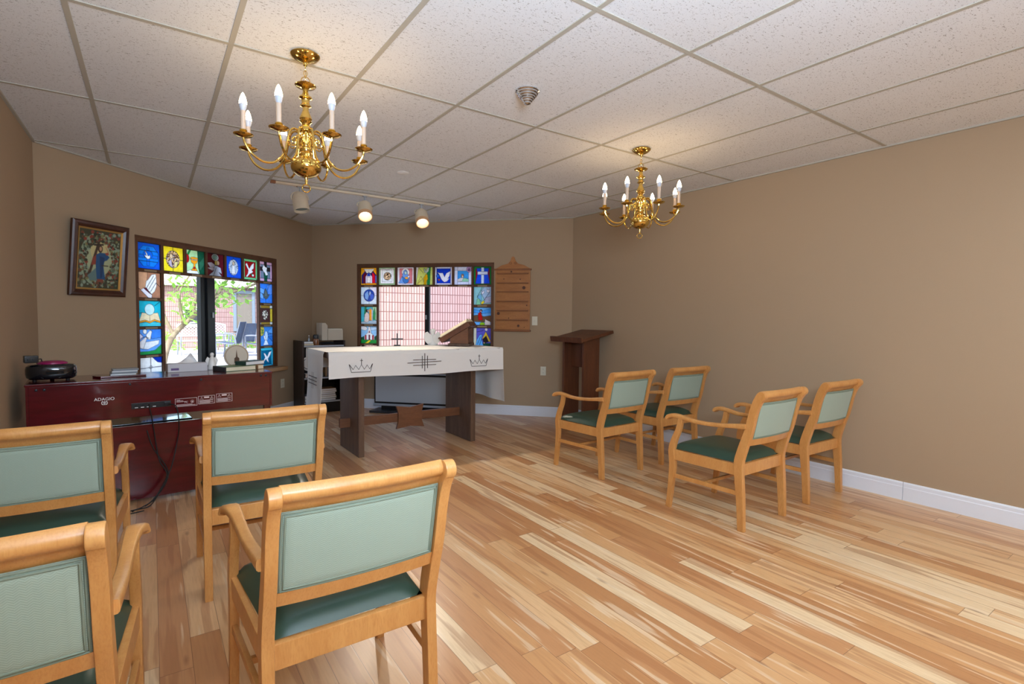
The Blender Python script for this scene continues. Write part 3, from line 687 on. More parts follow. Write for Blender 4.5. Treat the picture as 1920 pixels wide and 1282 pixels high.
def window(name, w, fr, ss, zt, rows_l, rows_r, keys, mull, sill_s):
    t = thing(name, None, None, WM(w)); t['kind'] = 'structure'
    s0, s1, z0, z1 = fr; m = MB()
    y0, y1 = -.004, .05
    ya, yb = .0, .034
    xs = [s0 + .001] + [v for s in ss for v in (s, s + PW)] + [s1 - .001]
    # jamb lining
    for a, b_, c, d in ((s0 + .0005, s0 + .02, z0 + .0005, z1 - .0005), (s1 - .02, s1 - .0005, z0 + .0005, z1 - .0005), (s0 + .0005, s1 - .0005, z1 - .02, z1 - .0005), (s0 + .0005, s1 - .0005, z0 + .0005, z0 + .02)):
        m.box(a, b_, y0, .155, c, d, .001, seg=1)
    # lattice: top rail, uprights between the top panels, lower rails, column uprights
    zr = zt
    m.box(s0 + .015, s1 - .015, ya, yb, zr[0], z1 - .015)
    for i in range(8):
        a = (s0 + .015) if i == 0 else ss[i - 1] + PW; b_ = (s1 - .015) if i == 7 else ss[i]
        m.box(a, b_, ya, yb, zr[0] - PW, zr[0])
    m.box(s0 + .015, s1 - .015, ya, yb, zr[1], zr[0] - PW)
    for col, n in ((0, 5), (6, 5)):
        a, b_ = ss[col], ss[col] + PW
        for (p, q) in ((s0 + .015 if col == 0 else a - (ss[1] - ss[0] - PW), a), (b_, b_ + (ss[1] - ss[0] - PW) if col == 0 else s1 - .015)):
            m.box(p, q, ya, yb, z0 + .015, zr[1])
        for r in range(1, n):
            lo = zr[r] - PW; nx = zr[r + 1] if r + 1 < n else z0 + .018
            if lo > nx: m.box(a, b_, ya, yb, nx, lo)
    m.build('frame', M_['window_wood'], t, smooth=0)
    # name strips below the panels
    for i in range(7):
        mm = MB().box(ss[i] + .06, ss[i] + PW - .055, -.003, .0005, zr[0] - PW - .024, zr[0] - PW - .006)
        mm.build('name_strip', M_['plate'], t, smooth=0)
    for col in (0, 6):
        for r in range(1, 4):
            MB().box(ss[col] + .06, ss[col] + PW - .055, -.003, .0005, zr[r] - PW - .022, zr[r] - PW - .003).build('name_strip', M_['plate'], t, smooth=0)
    # sliding sash behind, panes and dark meeting rail
    f = MB(); yA, yB = .10, .14
    f.box(s0 + .02, s1 - .02, yA, yB, z0 + .02, z0 + .055); f.box(s0 + .02, s1 - .02, yA, yB, z1 - .055, z1 - .02)
    f.box(s0 + .02, s0 + .055, yA, yB, z0 + .02, z1 - .02); f.box(s1 - .055, s1 - .02, yA, yB, z0 + .02, z1 - .02)
    f.box(mull[0], mull[1], yA - .01, yB + .005, z0 + .02, z1 - .02, .003)
    if mull[1] - mull[0] > .1:
        c = mull[0] + (mull[1] - mull[0]) * .52
        f.box(c - .02, mull[1] + .004, yA - .03, yA, z0 + .02, z1 - .02, .003)
    sash = f.build('sash', M_['dark_metal'], t, smooth=0)
    MB().box(mull[1] - .045, mull[1] - .025, yA - .042, yA - .03, 1.26, 1.32, .002).build('latch', M_['silver'], sash)
    g1 = MB().quad((s0 + .05, .118, z0 + .05), (mull[0], .118, z0 + .05), (mull[0], .118, z1 - .05), (s0 + .05, .118, z1 - .05)).build('pane', M_['pane'], t, smooth=0)
    g2 = MB().quad((mull[1], .125, z0 + .05), (s1 - .05, .125, z0 + .05), (s1 - .05, .125, z1 - .05), (mull[1], .125, z1 - .05)).build('pane', M_['pane_tint'], t, smooth=0)
    g2['label'] = 'dimmer screened pane'
    MB().box(sill_s[0], sill_s[1], -.10, -.005, z0 - .052, z0 - .004, .006).build('sill', M_['sill_wood'], t)
    for i in range(7): panel(keys[0][i], w, ss[i], zr[0])
    for r, k in enumerate(keys[1]): panel(k, w, ss[0], zr[r + 1])
    for r, k in enumerate(keys[2]): panel(k, w, ss[6], zr[r + 1])
z5 = [1.962, 1.690, 1.421, 1.154, .887]
window('window_1', 'L', W1, [3.993 + .2742 * i for i in range(7)], z5, 4, 4, ([f'A{i}' for i in range(7)], ['B1', 'B2', 'B3', 'B4'], ['C1', 'C2', 'C3', 'C4']), (4.812, 4.985), (3.88, 6.03))
z5b = [1.976, 1.707, 1.431, 1.157, .885]
window('window_2', 'B', W2, [-3.573 + .2745 * i for i in range(7)], z5b, 3, 3, ([f'E{i}' for i in range(7)], ['F1', 'F2', 'F3'], ['G1', 'G2', 'G3']), (-2.648, -2.585), (-3.70, -1.56))

# ------------------------------------------------------------------ armchairs
def make_chair():
    t = thing('armchair', '', 'chair')
    wm = M_['maple']; hw = .238; TH = .034
    post = ribbon([(.020, 0, .040), (.030, .18, .046), (.046, .36, .054), (.046, .43, .057), (.022, .52, .055), (-.010, .62, .051), (-.034, .73, .048), (-.054, .795, .049), (-.074, .834, .053), (-.084, .846, .056)], 5, cap1=True)
    for s in (-1, 1):
        MB().prism(post, 'x', s * hw - TH / 2, s * hw + TH / 2, .004).build('rear_post', wm, t)
    fl = ribbon([(.548, 0, .034), (.532, .14, .038), (.520, .30, .046), (.528, .40, .048), (.508, .48, .042), (.474, .56, .036), (.462, .628, .034)], 5)
    for s in (-1, 1):
        MB().prism(fl, 'x', s * .262 - .015, s * .262 + .015, .004).build('front_leg', wm, t)
    # arms: flat scrolled rails, a little wider apart at the front
    for s in (-1, 1):
        b = MB(); arm = sm([(.000, .652, .034), (.06, .646, .031), (.16, .633, .027), (.28, .624, .026), (.38, .626, .027), (.46, .637, .028), (.515, .640, .030), (.552, .630, .030), (.562, .614, .024)], 4)
        prev = None; n = len(arm); bm = b.bm
        for i, (y, z, th) in enumerate(arm):
            u = i / (n - 1); k_ = max(0, (u - .45) / .55); k_ = k_ * k_ * (3 - 2 * k_); xc = s * (.250 + .020 * k_ + .004 * math.sin(u * PI)); w = .035 + .028 * k_
            pr = arm[max(i - 1, 0)]; nx = arm[min(i + 1, n - 1)]; dy, dz = nx[0] - pr[0], nx[1] - pr[1]; l = math.hypot(dy, dz); ny, nz = -dz / l, dy / l
            ring = []
            for k in range(12):
                a = 2 * PI * k / 12; ca, sa = math.cos(a), math.sin(a)
                ex = math.copysign(abs(ca) ** .55, ca) * w / 2; ey = math.copysign(abs(sa) ** .55, sa) * th / 2
                ring.append(bm.verts.new((xc + ex, y + ny * ey, z + nz * ey)))
            if prev:
                for k in range(12): bm.faces.new((prev[k], prev[(k + 1) % 12], ring[(k + 1) % 12], ring[k]))
            else: bm.faces.new(ring[::-1])
            prev = ring
        bm.faces.new(prev); bmesh.ops.recalc_face_normals(bm, faces=bm.faces)
        b.build('armrest', wm, t, smooth=50)
    # crest rail between the posts: roll on top of a shallow board, bowed backwards
    xi = hw - TH / 2 + .002
    bow = lambda x: -.016 * (1 - (x / xi) ** 2)
    cr = [(-.050, .797), (-.034, .797), (-.040, .82), (-.044, .838), (-.047, .856), (-.055, .868), (-.068, .873), (-.081, .868), (-.089, .855), (-.089, .842), (-.082, .832), (-.069, .826), (-.060, .814)]
    def sweep(prof, n=14):
        b = MB(); prev = None
        for i in range(n + 1):
            x = -xi + 2 * xi * i / n
            ring = [b.bm.verts.new((x, y + bow(x), z)) for y, z in prof]
            if prev:
                for k in range(len(prof)): b.bm.faces.new((prev[k], prev[(k + 1) % len(prof)], ring[(k + 1) % len(prof)], ring[k]))
            else: b.bm.faces.new(ring)
            prev = ring
        b.bm.faces.new(prev); bmesh.ops.recalc_face_normals(b.bm, faces=b.bm.faces); return b
    sweep(cr).build('crest_rail', wm, t, smooth=40)
    # lower back rail follows the slope of the posts
    sweep([(.000, .530), (.024, .526), (.010, .568), (-.014, .572)]).build('lower_back_rail', wm, t, smooth=40)
    # upholstered back panel
    bx = xi - .004; z0, z1 = .571, .800
    yc = lambda z: -.002 + (z - z0) / (z1 - z0) * (-.050 + .002)
    def back(sgn):
        def fn(u, v):
            x = -bx + 2 * bx * u; z = z0 + (z1 - z0) * v
            e = min(u, 1 - u) * 2 * bx; e2 = min(v, 1 - v) * (z1 - z0); d = min(1, min(e, e2) / .02)
            return (x, yc(z) + bow(x) * .9 + sgn * (.008 + .007 * math.sin(d * PI / 2)), z)
        return fn
    p = MB().grid(back(-1), 24, 16).grid(back(1), 24, 16)
    bmesh.ops.recalc_face_normals(p.bm, faces=p.bm.faces)
    bp = p.build('back_panel', M_['fabric'], t, smooth=60)
    # double welt round the panel on both faces
    w = MB()
    for sgn in (-1, 1):
        for ins in (.004, .0115):
            path = []
            for (u0, v0), (u1, v1), k in (((-1, 0), (1, 0), 14), ((1, 0), (1, 1), 8), ((1, 1), (-1, 1), 14), ((-1, 1), (-1, 0), 8)):
                for i in range(k):
                    q = i / k; x = (u0 + (u1 - u0) * q) * (bx - ins); z = z0 + ins + (v0 + (v1 - v0) * q) * (z1 - z0 - 2 * ins)
                    path.append((x, yc(z) + bow(x) * .9 + sgn * (.0105 if ins < .01 else .0135), z))
            w.tube(path, .0032, 6, closed=True)
    w.build('piping', M_['piping'], bp, smooth=60)
    # seat cushion: domed, wider at the front
    def seat(top):
        def fn(u, v):
            y = .052 + .486 * v; hwid = .222 + .034 * v; x = (2 * u - 1) * hwid
            ex = 1 - abs(2 * u - 1) ** 6; ey = 1 - abs(2 * v - 1) ** 6
            k = max(0, ex * ey) ** .5
            return (x, y, .412 + (.052 * k + .006 * math.cos((2 * u - 1) * PI / 2) * math.cos((2 * v - 1) * PI / 2) if top else -.012 * k))
        return fn
    p = MB().grid(seat(1), 20, 20).grid(seat(0), 20, 20)
    bmesh.ops.remove_doubles(p.bm, verts=p.bm.verts, dist=1e-5); bmesh.ops.recalc_face_normals(p.bm, faces=p.bm.faces)
    p.build('seat', M_['vinyl'], t, smooth=60)
    # seat rails
    MB().box(-hw + TH / 2 - .001, hw - TH / 2 + .001, .034, .058, .335, .408, .003).build('seat_rail', wm, t)
    MB().box(-.248, .248, .508, .532, .335, .408, .003).build('seat_rail', wm, t)
    for s in (-1, 1):
        ang = math.atan2(s * .024, .46)
        MB().box(-.011, .011, 0, .47, .338, .408, .003, M=T(s * .236, .05, 0, -ang)).build('seat_rail', wm, t)
    # stretchers
    for s in (-1, 1):
        MB().box(-.009, .009, 0, .49, .215, .243, .003, M=T(s * .238, .034, 0, -math.atan2(s * .024, .49))).build('stretcher', wm, t)
    MB().box(-.25, .25, .285, .303, .219, .240, .003).build('stretcher', wm, t)
    return t
CH = make_chair()
CG = 'sage green backed armchairs in rows'
def place(x, ytop, rz, label, first=[True]):
    M = T(x, ytop + .07, 0, rz)
    if first[0]:
        first[0] = False; CH.matrix_world = M; CH['label'] = label; CH['group'] = CG; return CH
    return dup(CH, M, label, CG)
place(.475, 1.372, 0, 'wooden armchair with sage back, nearest at bottom centre, alone without chair on its right')
place(.428, 2.572, R(-2.5), 'wooden armchair standing before the right end of the red piano')
place(-.392, 2.60, R(-1), 'wooden armchair standing before the left half of the red piano, beside the side wall')
place(-.335, 1.345, R(-2), 'wooden armchair cut off by the lower left picture corner')
place(3.20, 2.905, R(2), 'wooden armchair with dark green seat, nearest the lectern and the altar')
place(3.955, 2.915, R(-1), 'wooden armchair in front row against the right wall, half hidden behind another chair')
place(3.19, 1.680, 0, 'wooden armchair with dark green seat, lowest of the four chairs on the right')
place(4.035, 1.70, R(-1), 'wooden armchair in back row against the right wall, beside the white baseboard')

# ------------------------------------------------------------------ altar table, cloth and what stands on it
t = thing('altar_table', 'dark oak trestle altar table with star cut out on its stretcher', 'table', T(2.14, 4.94, 0))
MB().box(-.89, .88, -.375, .37, .925, .978, .005).build('tabletop', M_['altar_wood'], t)
for x0, x1 in ((-.607, -.553), (.572, .628)):
    MB().box(x0, x1, -.283, .284, 0, .925, .004).build('leg', M_['altar_wood'], t)
st = MB().box(-.705, .72, -.042, -.006, .242, .328, .004).build('stretcher', M_['warm_oak'], t)
MB().prism([(-.157, .405), (-.006, .382), (.138, .407), (.118, .33), (.118, .245), (.146, .172), (-.006, .194), (-.155, .176), (-.134, .245), (-.134, .33)], 'y', -.072, -.043, .003).build('star_ornament', M_['warm_oak'], st)

cl = thing('altar_cloth', 'white linen cloth with embroidered crowns draped over the altar', 'tablecloth', T(2.14, 4.94, 0))
def cloth():
    m = MB(); zt = .982
    xa, xb, ya, yb = -.902, .892, -.388, .382
    m.grid(lambda u, v: (xa + (xb - xa) * u, ya + (yb - ya) * v, zt), 30, 14)
    def drop(fn, nu, nv): m.grid(fn, nu, nv)
    hang = lambda v, L: (.012 * math.sin(min(v * L / .02, 1) * PI / 2))
    # front drop: near edge rolls over, then falls straight
    def front(u, v):
        L = .232; x = xa + (xb - xa) * u; y = ya - hang(v, L) - .003 * math.sin(u * 40) * v; z = zt - v * L + .006 * math.sin(u * 9) * v
        return (x, y, z)
    drop(front, 60, 12)
    def left(u, v):
        L = .60; y0, y1 = -.27 + .0 * v, .30
        y = y0 + (y1 - y0) * u; pin = .018 * math.sin(v * 2.4); y = y + (0.5 - u) * pin * 2
        return (xa - hang(v, L) - .010 * math.sin(u * 11 + v * 2) * v - .02 * v * v, y, zt - v * L)
    drop(left, 24, 24)
    def right(u, v):
        L = .575; y0, y1 = -.38, .22
        y = y0 + (y1 - y0) * u
        return (xb + hang(v, L) + .012 * math.sin(u * 9 + v) * v + .012 * v, y, zt - v * L + .02 * v * u)
    drop(right, 24, 24)
    def backd(u, v): return (xa + (xb - xa) * u, yb + hang(v, .2), zt - v * .2)
    drop(backd, 30, 8)
    bmesh.ops.remove_doubles(m.bm, verts=m.bm.verts, dist=1e-4)
    bmesh.ops.recalc_face_normals(m.bm, faces=m.bm.faces)
    bmesh.ops.solidify(m.bm, geom=list(m.bm.faces), thickness=.0015)
    return m.build('cloth', M_['linen'], cl, smooth=50)
cb = cloth()
def strokes(lines, w=.0032, y=-.4045):
    m = MB()
    for pts in lines:
        m.tube([(x, y - .001, z) for x, z in pts], w, 6)
    return m
def crown(cx, name='crown_embroidery'):
    zs = [(-.105, .872), (-.085, .801), (.085, .801), (.105, .872)]
    zig = [(-.105, .872), (-.07, .826), (-.048, .862), (-.02, .824), (.004, .868), (.03, .824), (.055, .862), (.078, .826), (.105, .872)]
    L = [[(cx + a, b) for a, b in zs], [(cx + a, b) for a, b in zig], [(cx + .004, .868), (cx + .004, .918)], [(cx - .008, .903), (cx + .016, .903)]]
    strokes(L, .0026).build(name, M_['thread'], cl)
crown(1.517 - 2.14); crown(2.733 - 2.14)
cx = 2.132 - 2.14
MBs = strokes([[(cx - .118, .889), (cx + .118, .887)], [(cx - .176, .862), (cx + .174, .868)], [(cx - .118, .838), (cx + .118, .838)]], .0032); MBs.build('cross_embroidery', M_['thread_b'], cl)
strokes([[(cx, .949), (cx, .778)], [(cx - .026, .925), (cx - .026, .806)], [(cx + .028, .925), (cx + .028, .806)]], .0032).build('cross_embroidery', M_['thread'], cl)
def end_cross(side):
    m = MB(); x = -.926 if side < 0 else .922
    k = lambda z: x - side * 0 + side * (.004 + .02 * ((.982 - z) / .6) ** 2 + .004)
    for z in (.738, .706, .674):
        m.tube([(k(z), -.14, z), (k(z), .14, z)], .0035, 6)
    for y in (-.03, 0, .03):
        m.tube([(k(.78), y, .78), (k(.7), y, .70), (k(.63), y, .63)], .0007, 5)
    m.build('cross_embroidery', M_['thread'], cl)
end_cross(-1); end_cross(1)

ZT = .9836
# book stand with open book
a = R(-42)
t = thing('book_stand', 'sloped dark wood book stand on the right end of the altar', 'book stand', T(2.63, 4.985, ZT, a))
MB().box(-.012, .222, -.012, .262, 0, .03, .004).build('base', M_['altar_wood'], t)
MB().prism([(.01, .03), (.205, .03), (.205, .205), (.01, .088)], 'y', 0, .022).prism([(.01, .03), (.205, .03), (.205, .205), (.01, .088)], 'y', .228, .25).box(.03, .05, .022, .228, .03, .1).build('side_panel', M_['warm_oak'], t, smooth=0)
sl = Matrix.Translation((-.085, 0, .052)) @ Matrix.Rotation(-R(31), 4, 'Y')
MB().box(0, .365, -.05, .30, -.022, .030, .006, M=sl).build('slope_board', M_['lectern_wood'], t)
MB().box(-.004, .014, -.05, .30, .03, .045, .002, M=sl).build('ledge', M_['lectern_wood'], t)
b = thing('open_book', 'large open book lying on the sloped wooden stand on the altar', 'book', T(2.63, 4.985, ZT, a) @ sl)
def pages(u, v):
    x = .018 + .335 * u; y = -.04 + .33 * v; d = abs(v - .5) * 2
    return (x, y, .036 + .034 * (1 - d ** 3) * (1 - math.exp(-d * 9)) + .006)
m = MB().grid(pages, 4, 24).grid(lambda u, v: (.018 + .335 * u, -.04 + .33 * v, .035), 4, 24)
for e in (0, 1):
    m.grid(lambda u, v, e=e: (.018 + .335 * e, -.04 + .33 * v, .035 + (pages(e, v)[2] - .035) * u), 2, 24)
    m.grid(lambda u, v, e=e: (.018 + .335 * v, -.04 + .33 * e, .035 + (pages(v, e)[2] - .035) * u), 2, 4)
bmesh.ops.remove_doubles(m.bm, verts=m.bm.verts, dist=1e-4); bmesh.ops.recalc_face_normals(m.bm, faces=m.bm.faces)
m.build('pages', M_['paper'], b)
MB().box(.016, .357, -.046, .296, .0308, .0345, .001).build('cover', M_['book_tan'], b)
MB().box(.30, .375, .10, .108, .072, .0735).build('ribbon', plain('red_ribbon', srgb(150, 30, 30), .6), b)
# black cross
t = thing('standing_cross', 'small black cross standing on the altar before the back window', 'cross', T(2.15, 5.255, ZT, R(-25)))
MB().box(-.035, .035, -.02, .02, 0, .012, .002).build('base', M_['black'], t)
MB().box(-.007, .007, -.006, .006, .010, .135, .002).build('upright', M_['black'], t)
MB().box(-.062, .062, -.0065, .0065, .066, .080, .002).build('crossbar', M_['black'], t)
# kneeling angel
t = thing('angel_figurine', 'white kneeling angel figurine beside the book stand on the altar', 'figurine', T(2.562, 5.245, ZT, R(150)))
MB().lathe([(.052, 0), (.056, .01), (.05, .04), (.036, .075), (.028, .1), (.024, .115), (.016, .125)], 16, M=Matrix.Diagonal((1, .8, 1, 1))).build('body', M_['ceramic'], t)
MB().lathe([(0, .112), (.018, .118), (.026, .136), (.027, .152), (.02, .168), (0, .176)], 16).build('head', M_['ceramic'], t)
MB().lathe([(.027, .138), (.032, .15), (.030, .166), (.02, .178), (0, .182)], 16, M=T(0, .006, 0)).build('hair', M_['ceramic'], t)
MB().tube(sm([(.03, 0, .1), (.045, -.03, .08), (.02, -.05, .095)], 4), .011, 8).tube(sm([(-.03, 0, .1), (-.045, -.03, .08), (-.02, -.05, .095)], 4), .011, 8).build('arms', M_['ceramic'], t)
for s in (-1, 1):
    wing = [(.01, .06), (.03, .03), (.07, .015), (.1, .05), (.11, .1), (.095, .14), (.07, .15), (.045, .125), (.02, .105)]
    MB().prism([(s * x, z) for x, z in wing], 'y', .026, .036, .003, M=Matrix.Rotation(s * .35, 4, 'Z')).build('wing', M_['ceramic'], t)

# ------------------------------------------------------------------ lectern
t = thing('lectern', 'tall dark stained wooden lectern in the right back corner', 'lectern', T(4.0, 4.585, 0))
for y0, y1 in ((-.19, -.155), (.155, .19)):
    MB().prism([(.045, 0), (.285, 0), (.285, 1.085), (.045, 1.035)], 'y', y0, y1, .003).build('side_panel', M_['lectern_wood'], t)
MB().box(.16, .18, -.155, .155, .72, 1.05).build('cross_panel', M_['lectern_wood'], t)
sl = Matrix.Translation((-.05, 0, 1.015)) @ Matrix.Rotation(-R(11.5), 4, 'Y')
MB().box(0, .49, -.275, .275, 0.013, .048, .004, M=sl).build('slope_top', M_['lectern_wood'], t)
MB().box(-.02, .002, -.275, .275, .008, .07, .003, M=sl).build('ledge', M_['lectern_wood'], t)

# ------------------------------------------------------------------ piano seen from the back
PA = R(5.2)
t = thing('digital_piano', 'glossy dark red digital piano with its back to the chairs', 'piano', T(-.634, 4.217, 0, PA))
pm = M_['piano']
MB().box(.014, 1.381, .0, .022, .606, .846, .002).build('back_panel', pm, t)
MB().box(-.004, 1.399, -.006, .455, .846, .862, .003).build('lid', pm, t)
MB().box(.016, 1.379, .022, .38, .62, .70).build('key_bed', pm, t)
MB().box(.03, 1.365, .26, .38, .70, .73).build('keys', M_['white_paper'], t)
side = [(.0, .60), (.022, .60), (.30, .60), (.44, .62), (.44, .70), (.37, .74), (.34, .846), (.0, .846)]
for x in (0, 1.381): MB().prism(side, 'x', x, x + .014, .002).build('cheek', pm, t)
for x in (.0, 1.350):
    MB().box(x, x + .045, .05, .09, .04, .62, .003).box(x, x + .045, .0, .36, 0, .04, .003).build('leg', pm, t)
MB().box(.045, 1.350, .055, .073, .03, .54, .002).build('modesty_panel', pm, t)
MB().box(.514, .736, -.004, .004, .660, .699, .001).build('connector_plate', M_['black'], t)
for i, x in enumerate((.54, .575, .61, .642)):
    MB().lathe([(.009, 0), (.009, .004), (.005, .004), (.005, -.002)], 12, M=Matrix.Translation((x, -.004, .684)) @ Matrix.Rotation(R(90), 4, 'X')).build('jack_socket', M_['rubber'], t)
for i in range(4):
    MB().box(.532 + .033 * i, .55 + .033 * i, -.0046, -.003, .667, .671).build('socket_legend', M_['logo'], t, smooth=0)
MB().box(.695, .733, -.022, .0, .672, .694, .002).build('power_plug', M_['black'], t)
for x, z in ((.049, .825), (.086, .825), (.509, .828), (.92, .831), (1.317, .835), (1.352, .835)):
    MB().lathe([(0, .004), (.006, .003), (.008, 0), (.008, -.004)], 12, M=Matrix.Translation((x, -.002, z)) @ Matrix.Rotation(R(90), 4, 'X')).build('bolt', M_['dark_metal'], t)
# lettering
def text_mesh(txt, size, name, mat, parent, M):
    c = bpy.data.curves.new('txt', 'FONT'); c.body = txt; c.size = size; c.align_x = 'CENTER'; c.extrude = .0004
    o = bpy.data.objects.new('txt', c); COL.objects.link(o)
    dg = bpy.context.evaluated_depsgraph_get(); me = bpy.data.meshes.new_from_object(o.evaluated_get(dg)); bpy.data.objects.remove(o)
    me.name = name; me.materials.clear()
    return link(name, me, mat, parent, 0, M)
RX = Matrix.Rotation(R(90), 4, 'X')
tm = text_mesh('ADAGIO', .027, 'lettering', M_['logo'], t, Matrix.Translation((.374, -.0012, .733)) @ RX)
for i, ch in enumerate(range(1)): pass
e = MB()
for s in (-1, 1):
    e.tube([(.374 + s * x, -.0016, z) for x, z in sm([(.004, .706), (.013, .709), (.014, .722), (.008, .728)], 4)], .0022, 6)
e.tube([(.374, -.0016, .704), (.374, -.0016, .728)], .002, 6).tube([(.368, -.0016, .712), (.368, -.0016, .726)], .0014, 6).tube([(.380, -.0016, .712), (.380, -.0016, .726)], .0014, 6)
e.build('emblem', M_['logo'], t)
def label_plate(x0, x1, z0, z1, kind):
    m = MB(); y0, y1 = -.0016, -.0004; b_ = .0022
    for a in ((x0, x1, z0, z0 + b_), (x0, x1, z1 - b_, z1), (x0, x0 + b_, z0, z1), (x1 - b_, x1, z0, z1)): m.box(a[0], a[1], y0, y1, a[2], a[3])
    w, h = x1 - x0, z1 - z0
    if kind == 0:
        for k in range(3): m.box(x0 + .008, x0 + .03 + .018 * k, y0, y1, z1 - .012 - .006 * k, z1 - .0095 - .006 * k)
        for k in range(2): m.box(x0 + .008, x1 - .01 - .02 * k, y0, y1, z0 + .006 + .006 * k, z0 + .0085 + .006 * k)
        m.tube([(x1 - .03 + .009 * math.cos(q), y1 - .0006, z0 + .031 + .009 * math.sin(q)) for q in np.linspace(0, 2 * PI, 17)[:-1]], .001, 5, closed=True)
        m.prism([(x1 - .035, z0 + .026), (x1 - .025, z0 + .026), (x1 - .03, z0 + .036)], 'y', y0, y1)
        text = text_mesh('FC', .018, 'label_lettering', M_['printed'], t, Matrix.Translation(((x0 + x1) / 2, -.0012, z0 + .023)) @ RX)
    else:
        for cx in (x0 + .02, x1 - .02):
            P3 = [(cx - .011, z1 - .025), (cx + .011, z1 - .025), (cx, z1 - .007)]
            m.tube([(p, y0, q) for p, q in P3], .0014, 5, closed=True); m.box(cx - .001, cx + .001, y0, y1, z1 - .021, z1 - .013)
        m.box(x0 + .036, x1 - .036, y0, y1, z1 - .017, z1 - .007)
        for k in range(4): m.box(x0 + .007, x1 - (.01 if k % 2 else .03), y0, y1, z0 + .006 + .0062 * k, z0 + .0088 + .0062 * k)
    m.build('warning_label', M_['printed'], t, smooth=0)
label_plate(.760, .893, .650, .707, 0); label_plate(.900, 1.004, .656, .714, 1); label_plate(1.013, 1.117, .659, .721, 1)
for pth in ([(.72, -.02, .68), (.76, -.05, .66), (.775, -.04, .55), (.775, .03, .42), (.72, -.03, .22), (.63, -.06, .06), (.55, -.08, .012), (.48, -.1, .006), (.47, -.15, .006), (.56, -.14, .006)],
            [(.61, -.012, .684), (.612, -.03, .66), (.622, -.02, .6), (.64, .03, .48), (.66, -.01, .3), (.70, -.04, .2), (.66, -.04, .1), (.6, -.07, .012), (.52, -.08, .005), (.50, -.11, .005)],
            [(.60, .045, .50), (.63, .02, .38), (.71, -.02, .2), (.64, -.05, .06), (.57, -.06, .010)]):
    MB().tube(sm(pth, 6), .0038, 8).build('power_cord', M_['rubber'], t)

t = thing('piano_bench', 'glossy black piano bench behind the red piano', 'bench', T(-.634, 4.217, 0, PA) @ T(.60, .70, 0))
MB().box(-.34, .34, -.17, .17, .44, .475, .006).build('seat', M_['gloss_black'], t)
for sx in (-1, 1):
    for sy in (-1, 1):
        MB().box(sx * .30 - .02, sx * .30 + .02, sy * .13 - .02, sy * .13 + .02, 0, .44, .003).build('leg', M_['gloss_black'], t)
PT = T(-.634, 4.217, .8625, PA)
# boombox
t = thing('boombox', 'rounded black portable CD player on the left end of the piano', 'radio', PT @ T(.115, .25, 0))
def bbody():
    m = MB(); b = m.bm; n = 40; rings = []
    prof = [(.86, .0), (.97, .012), (1, .035), (1, .062), (.97, .08), (.88, .092), (.6, .098)]
    for f, z in prof:
        ring = []
        for k in range(n):
            q = 2 * PI * k / n; c, s = math.cos(q), math.sin(q)
            x = math.copysign(abs(c) ** .7, c) * .128 * f; y = math.copysign(abs(s) ** .8, s) * .098 * f
            ring.append(b.verts.new((x, y, z + .008)))
        rings.append(ring)
    for A, B in zip(rings, rings[1:]):
        for k in range(n): b.faces.new((A[k], A[(k + 1) % n], B[(k + 1) % n], B[k]))
    b.faces.new(rings[0][::-1]); b.faces.new(rings[-1]); return m
bbody().build('body', M_['gloss_black'], t, smooth=50)
MB().lathe([(.078, 0), (.076, .008), (.06, .016), (.03, .02), (0, .021)], 32, M=T(.005, .01, .104)).build('disc_lid', M_['magenta'], t)
for s in (-1, 1):
    MB().tube([(s * (.03 + .028 * math.cos(q)) , -.099 + .012 * abs(math.cos(q)), .05 + .034 * math.sin(q)) for q in np.linspace(-1.3, 1.3, 12)], .0022, 6).build('speaker_trim', M_['dark_metal'], t)
MB().lathe([(.01, 0), (.012, .01)], 10, M=T(-.08, -.05, -.002)).lathe([(.01, 0), (.012, .01)], 10, M=T(.08, -.05, -.002)).lathe([(.01, 0), (.012, .01)], 10, M=T(0, .06, -.002)).build('foot', M_['rubber'], t)
# adapter on top
t = thing('power_adapter', 'black plug-in adapter lying on top of the black CD player', 'adapter', PT @ T(.020, .20, .1165, R(12)))
MB().box(-.034, .034, -.024, .024, 0, .046, .005).build('housing', M_['black'], t)
MB().box(-.02, -.014, -.04, -.024, .018, .026).box(.002, .008, -.04, -.024, .018, .026).build('prongs', M_['dark_metal'], t)
MB().tube(sm([(.034, 0, .02), (.05, .01, .022), (.055, .02, .008), (.06, .03, .004)], 5), .003, 6).build('lead', M_['rubber'], t)
# tray and disc cases
t = thing('tray', 'dark flat tray under the disc cases on the piano', 'tray', PT @ T(.46, .23, 0, R(2)))
MB().prism([(-.14, .0), (-.10, -.075), (.15, -.075), (.15, .09), (-.1, .09)], 'z', 0, .012, .003).build('dish', M_['piano'], t)
for i in range(4):
    c = thing('disc_case', ['lowest', 'second', 'third', 'topmost'][i] + ' clear disc case in the small stack on the tray', 'CD case', PT @ T(.485 + .004 * i, .235 - .003 * i, .0122 + .0108 * i, R(2 + 3 * (i % 2) - 1.5)), group='disc cases stacked on the piano')
    MB().box(-.071, .071, -.062, .062, 0, .0104, .001).build('case', M_['cd'], c)
    MB().box(-.0705, .0705, -.0622, -.0618, .003, .0075).build('insert', [M_['white_paper'], M_['book_grey']][i % 2], c)
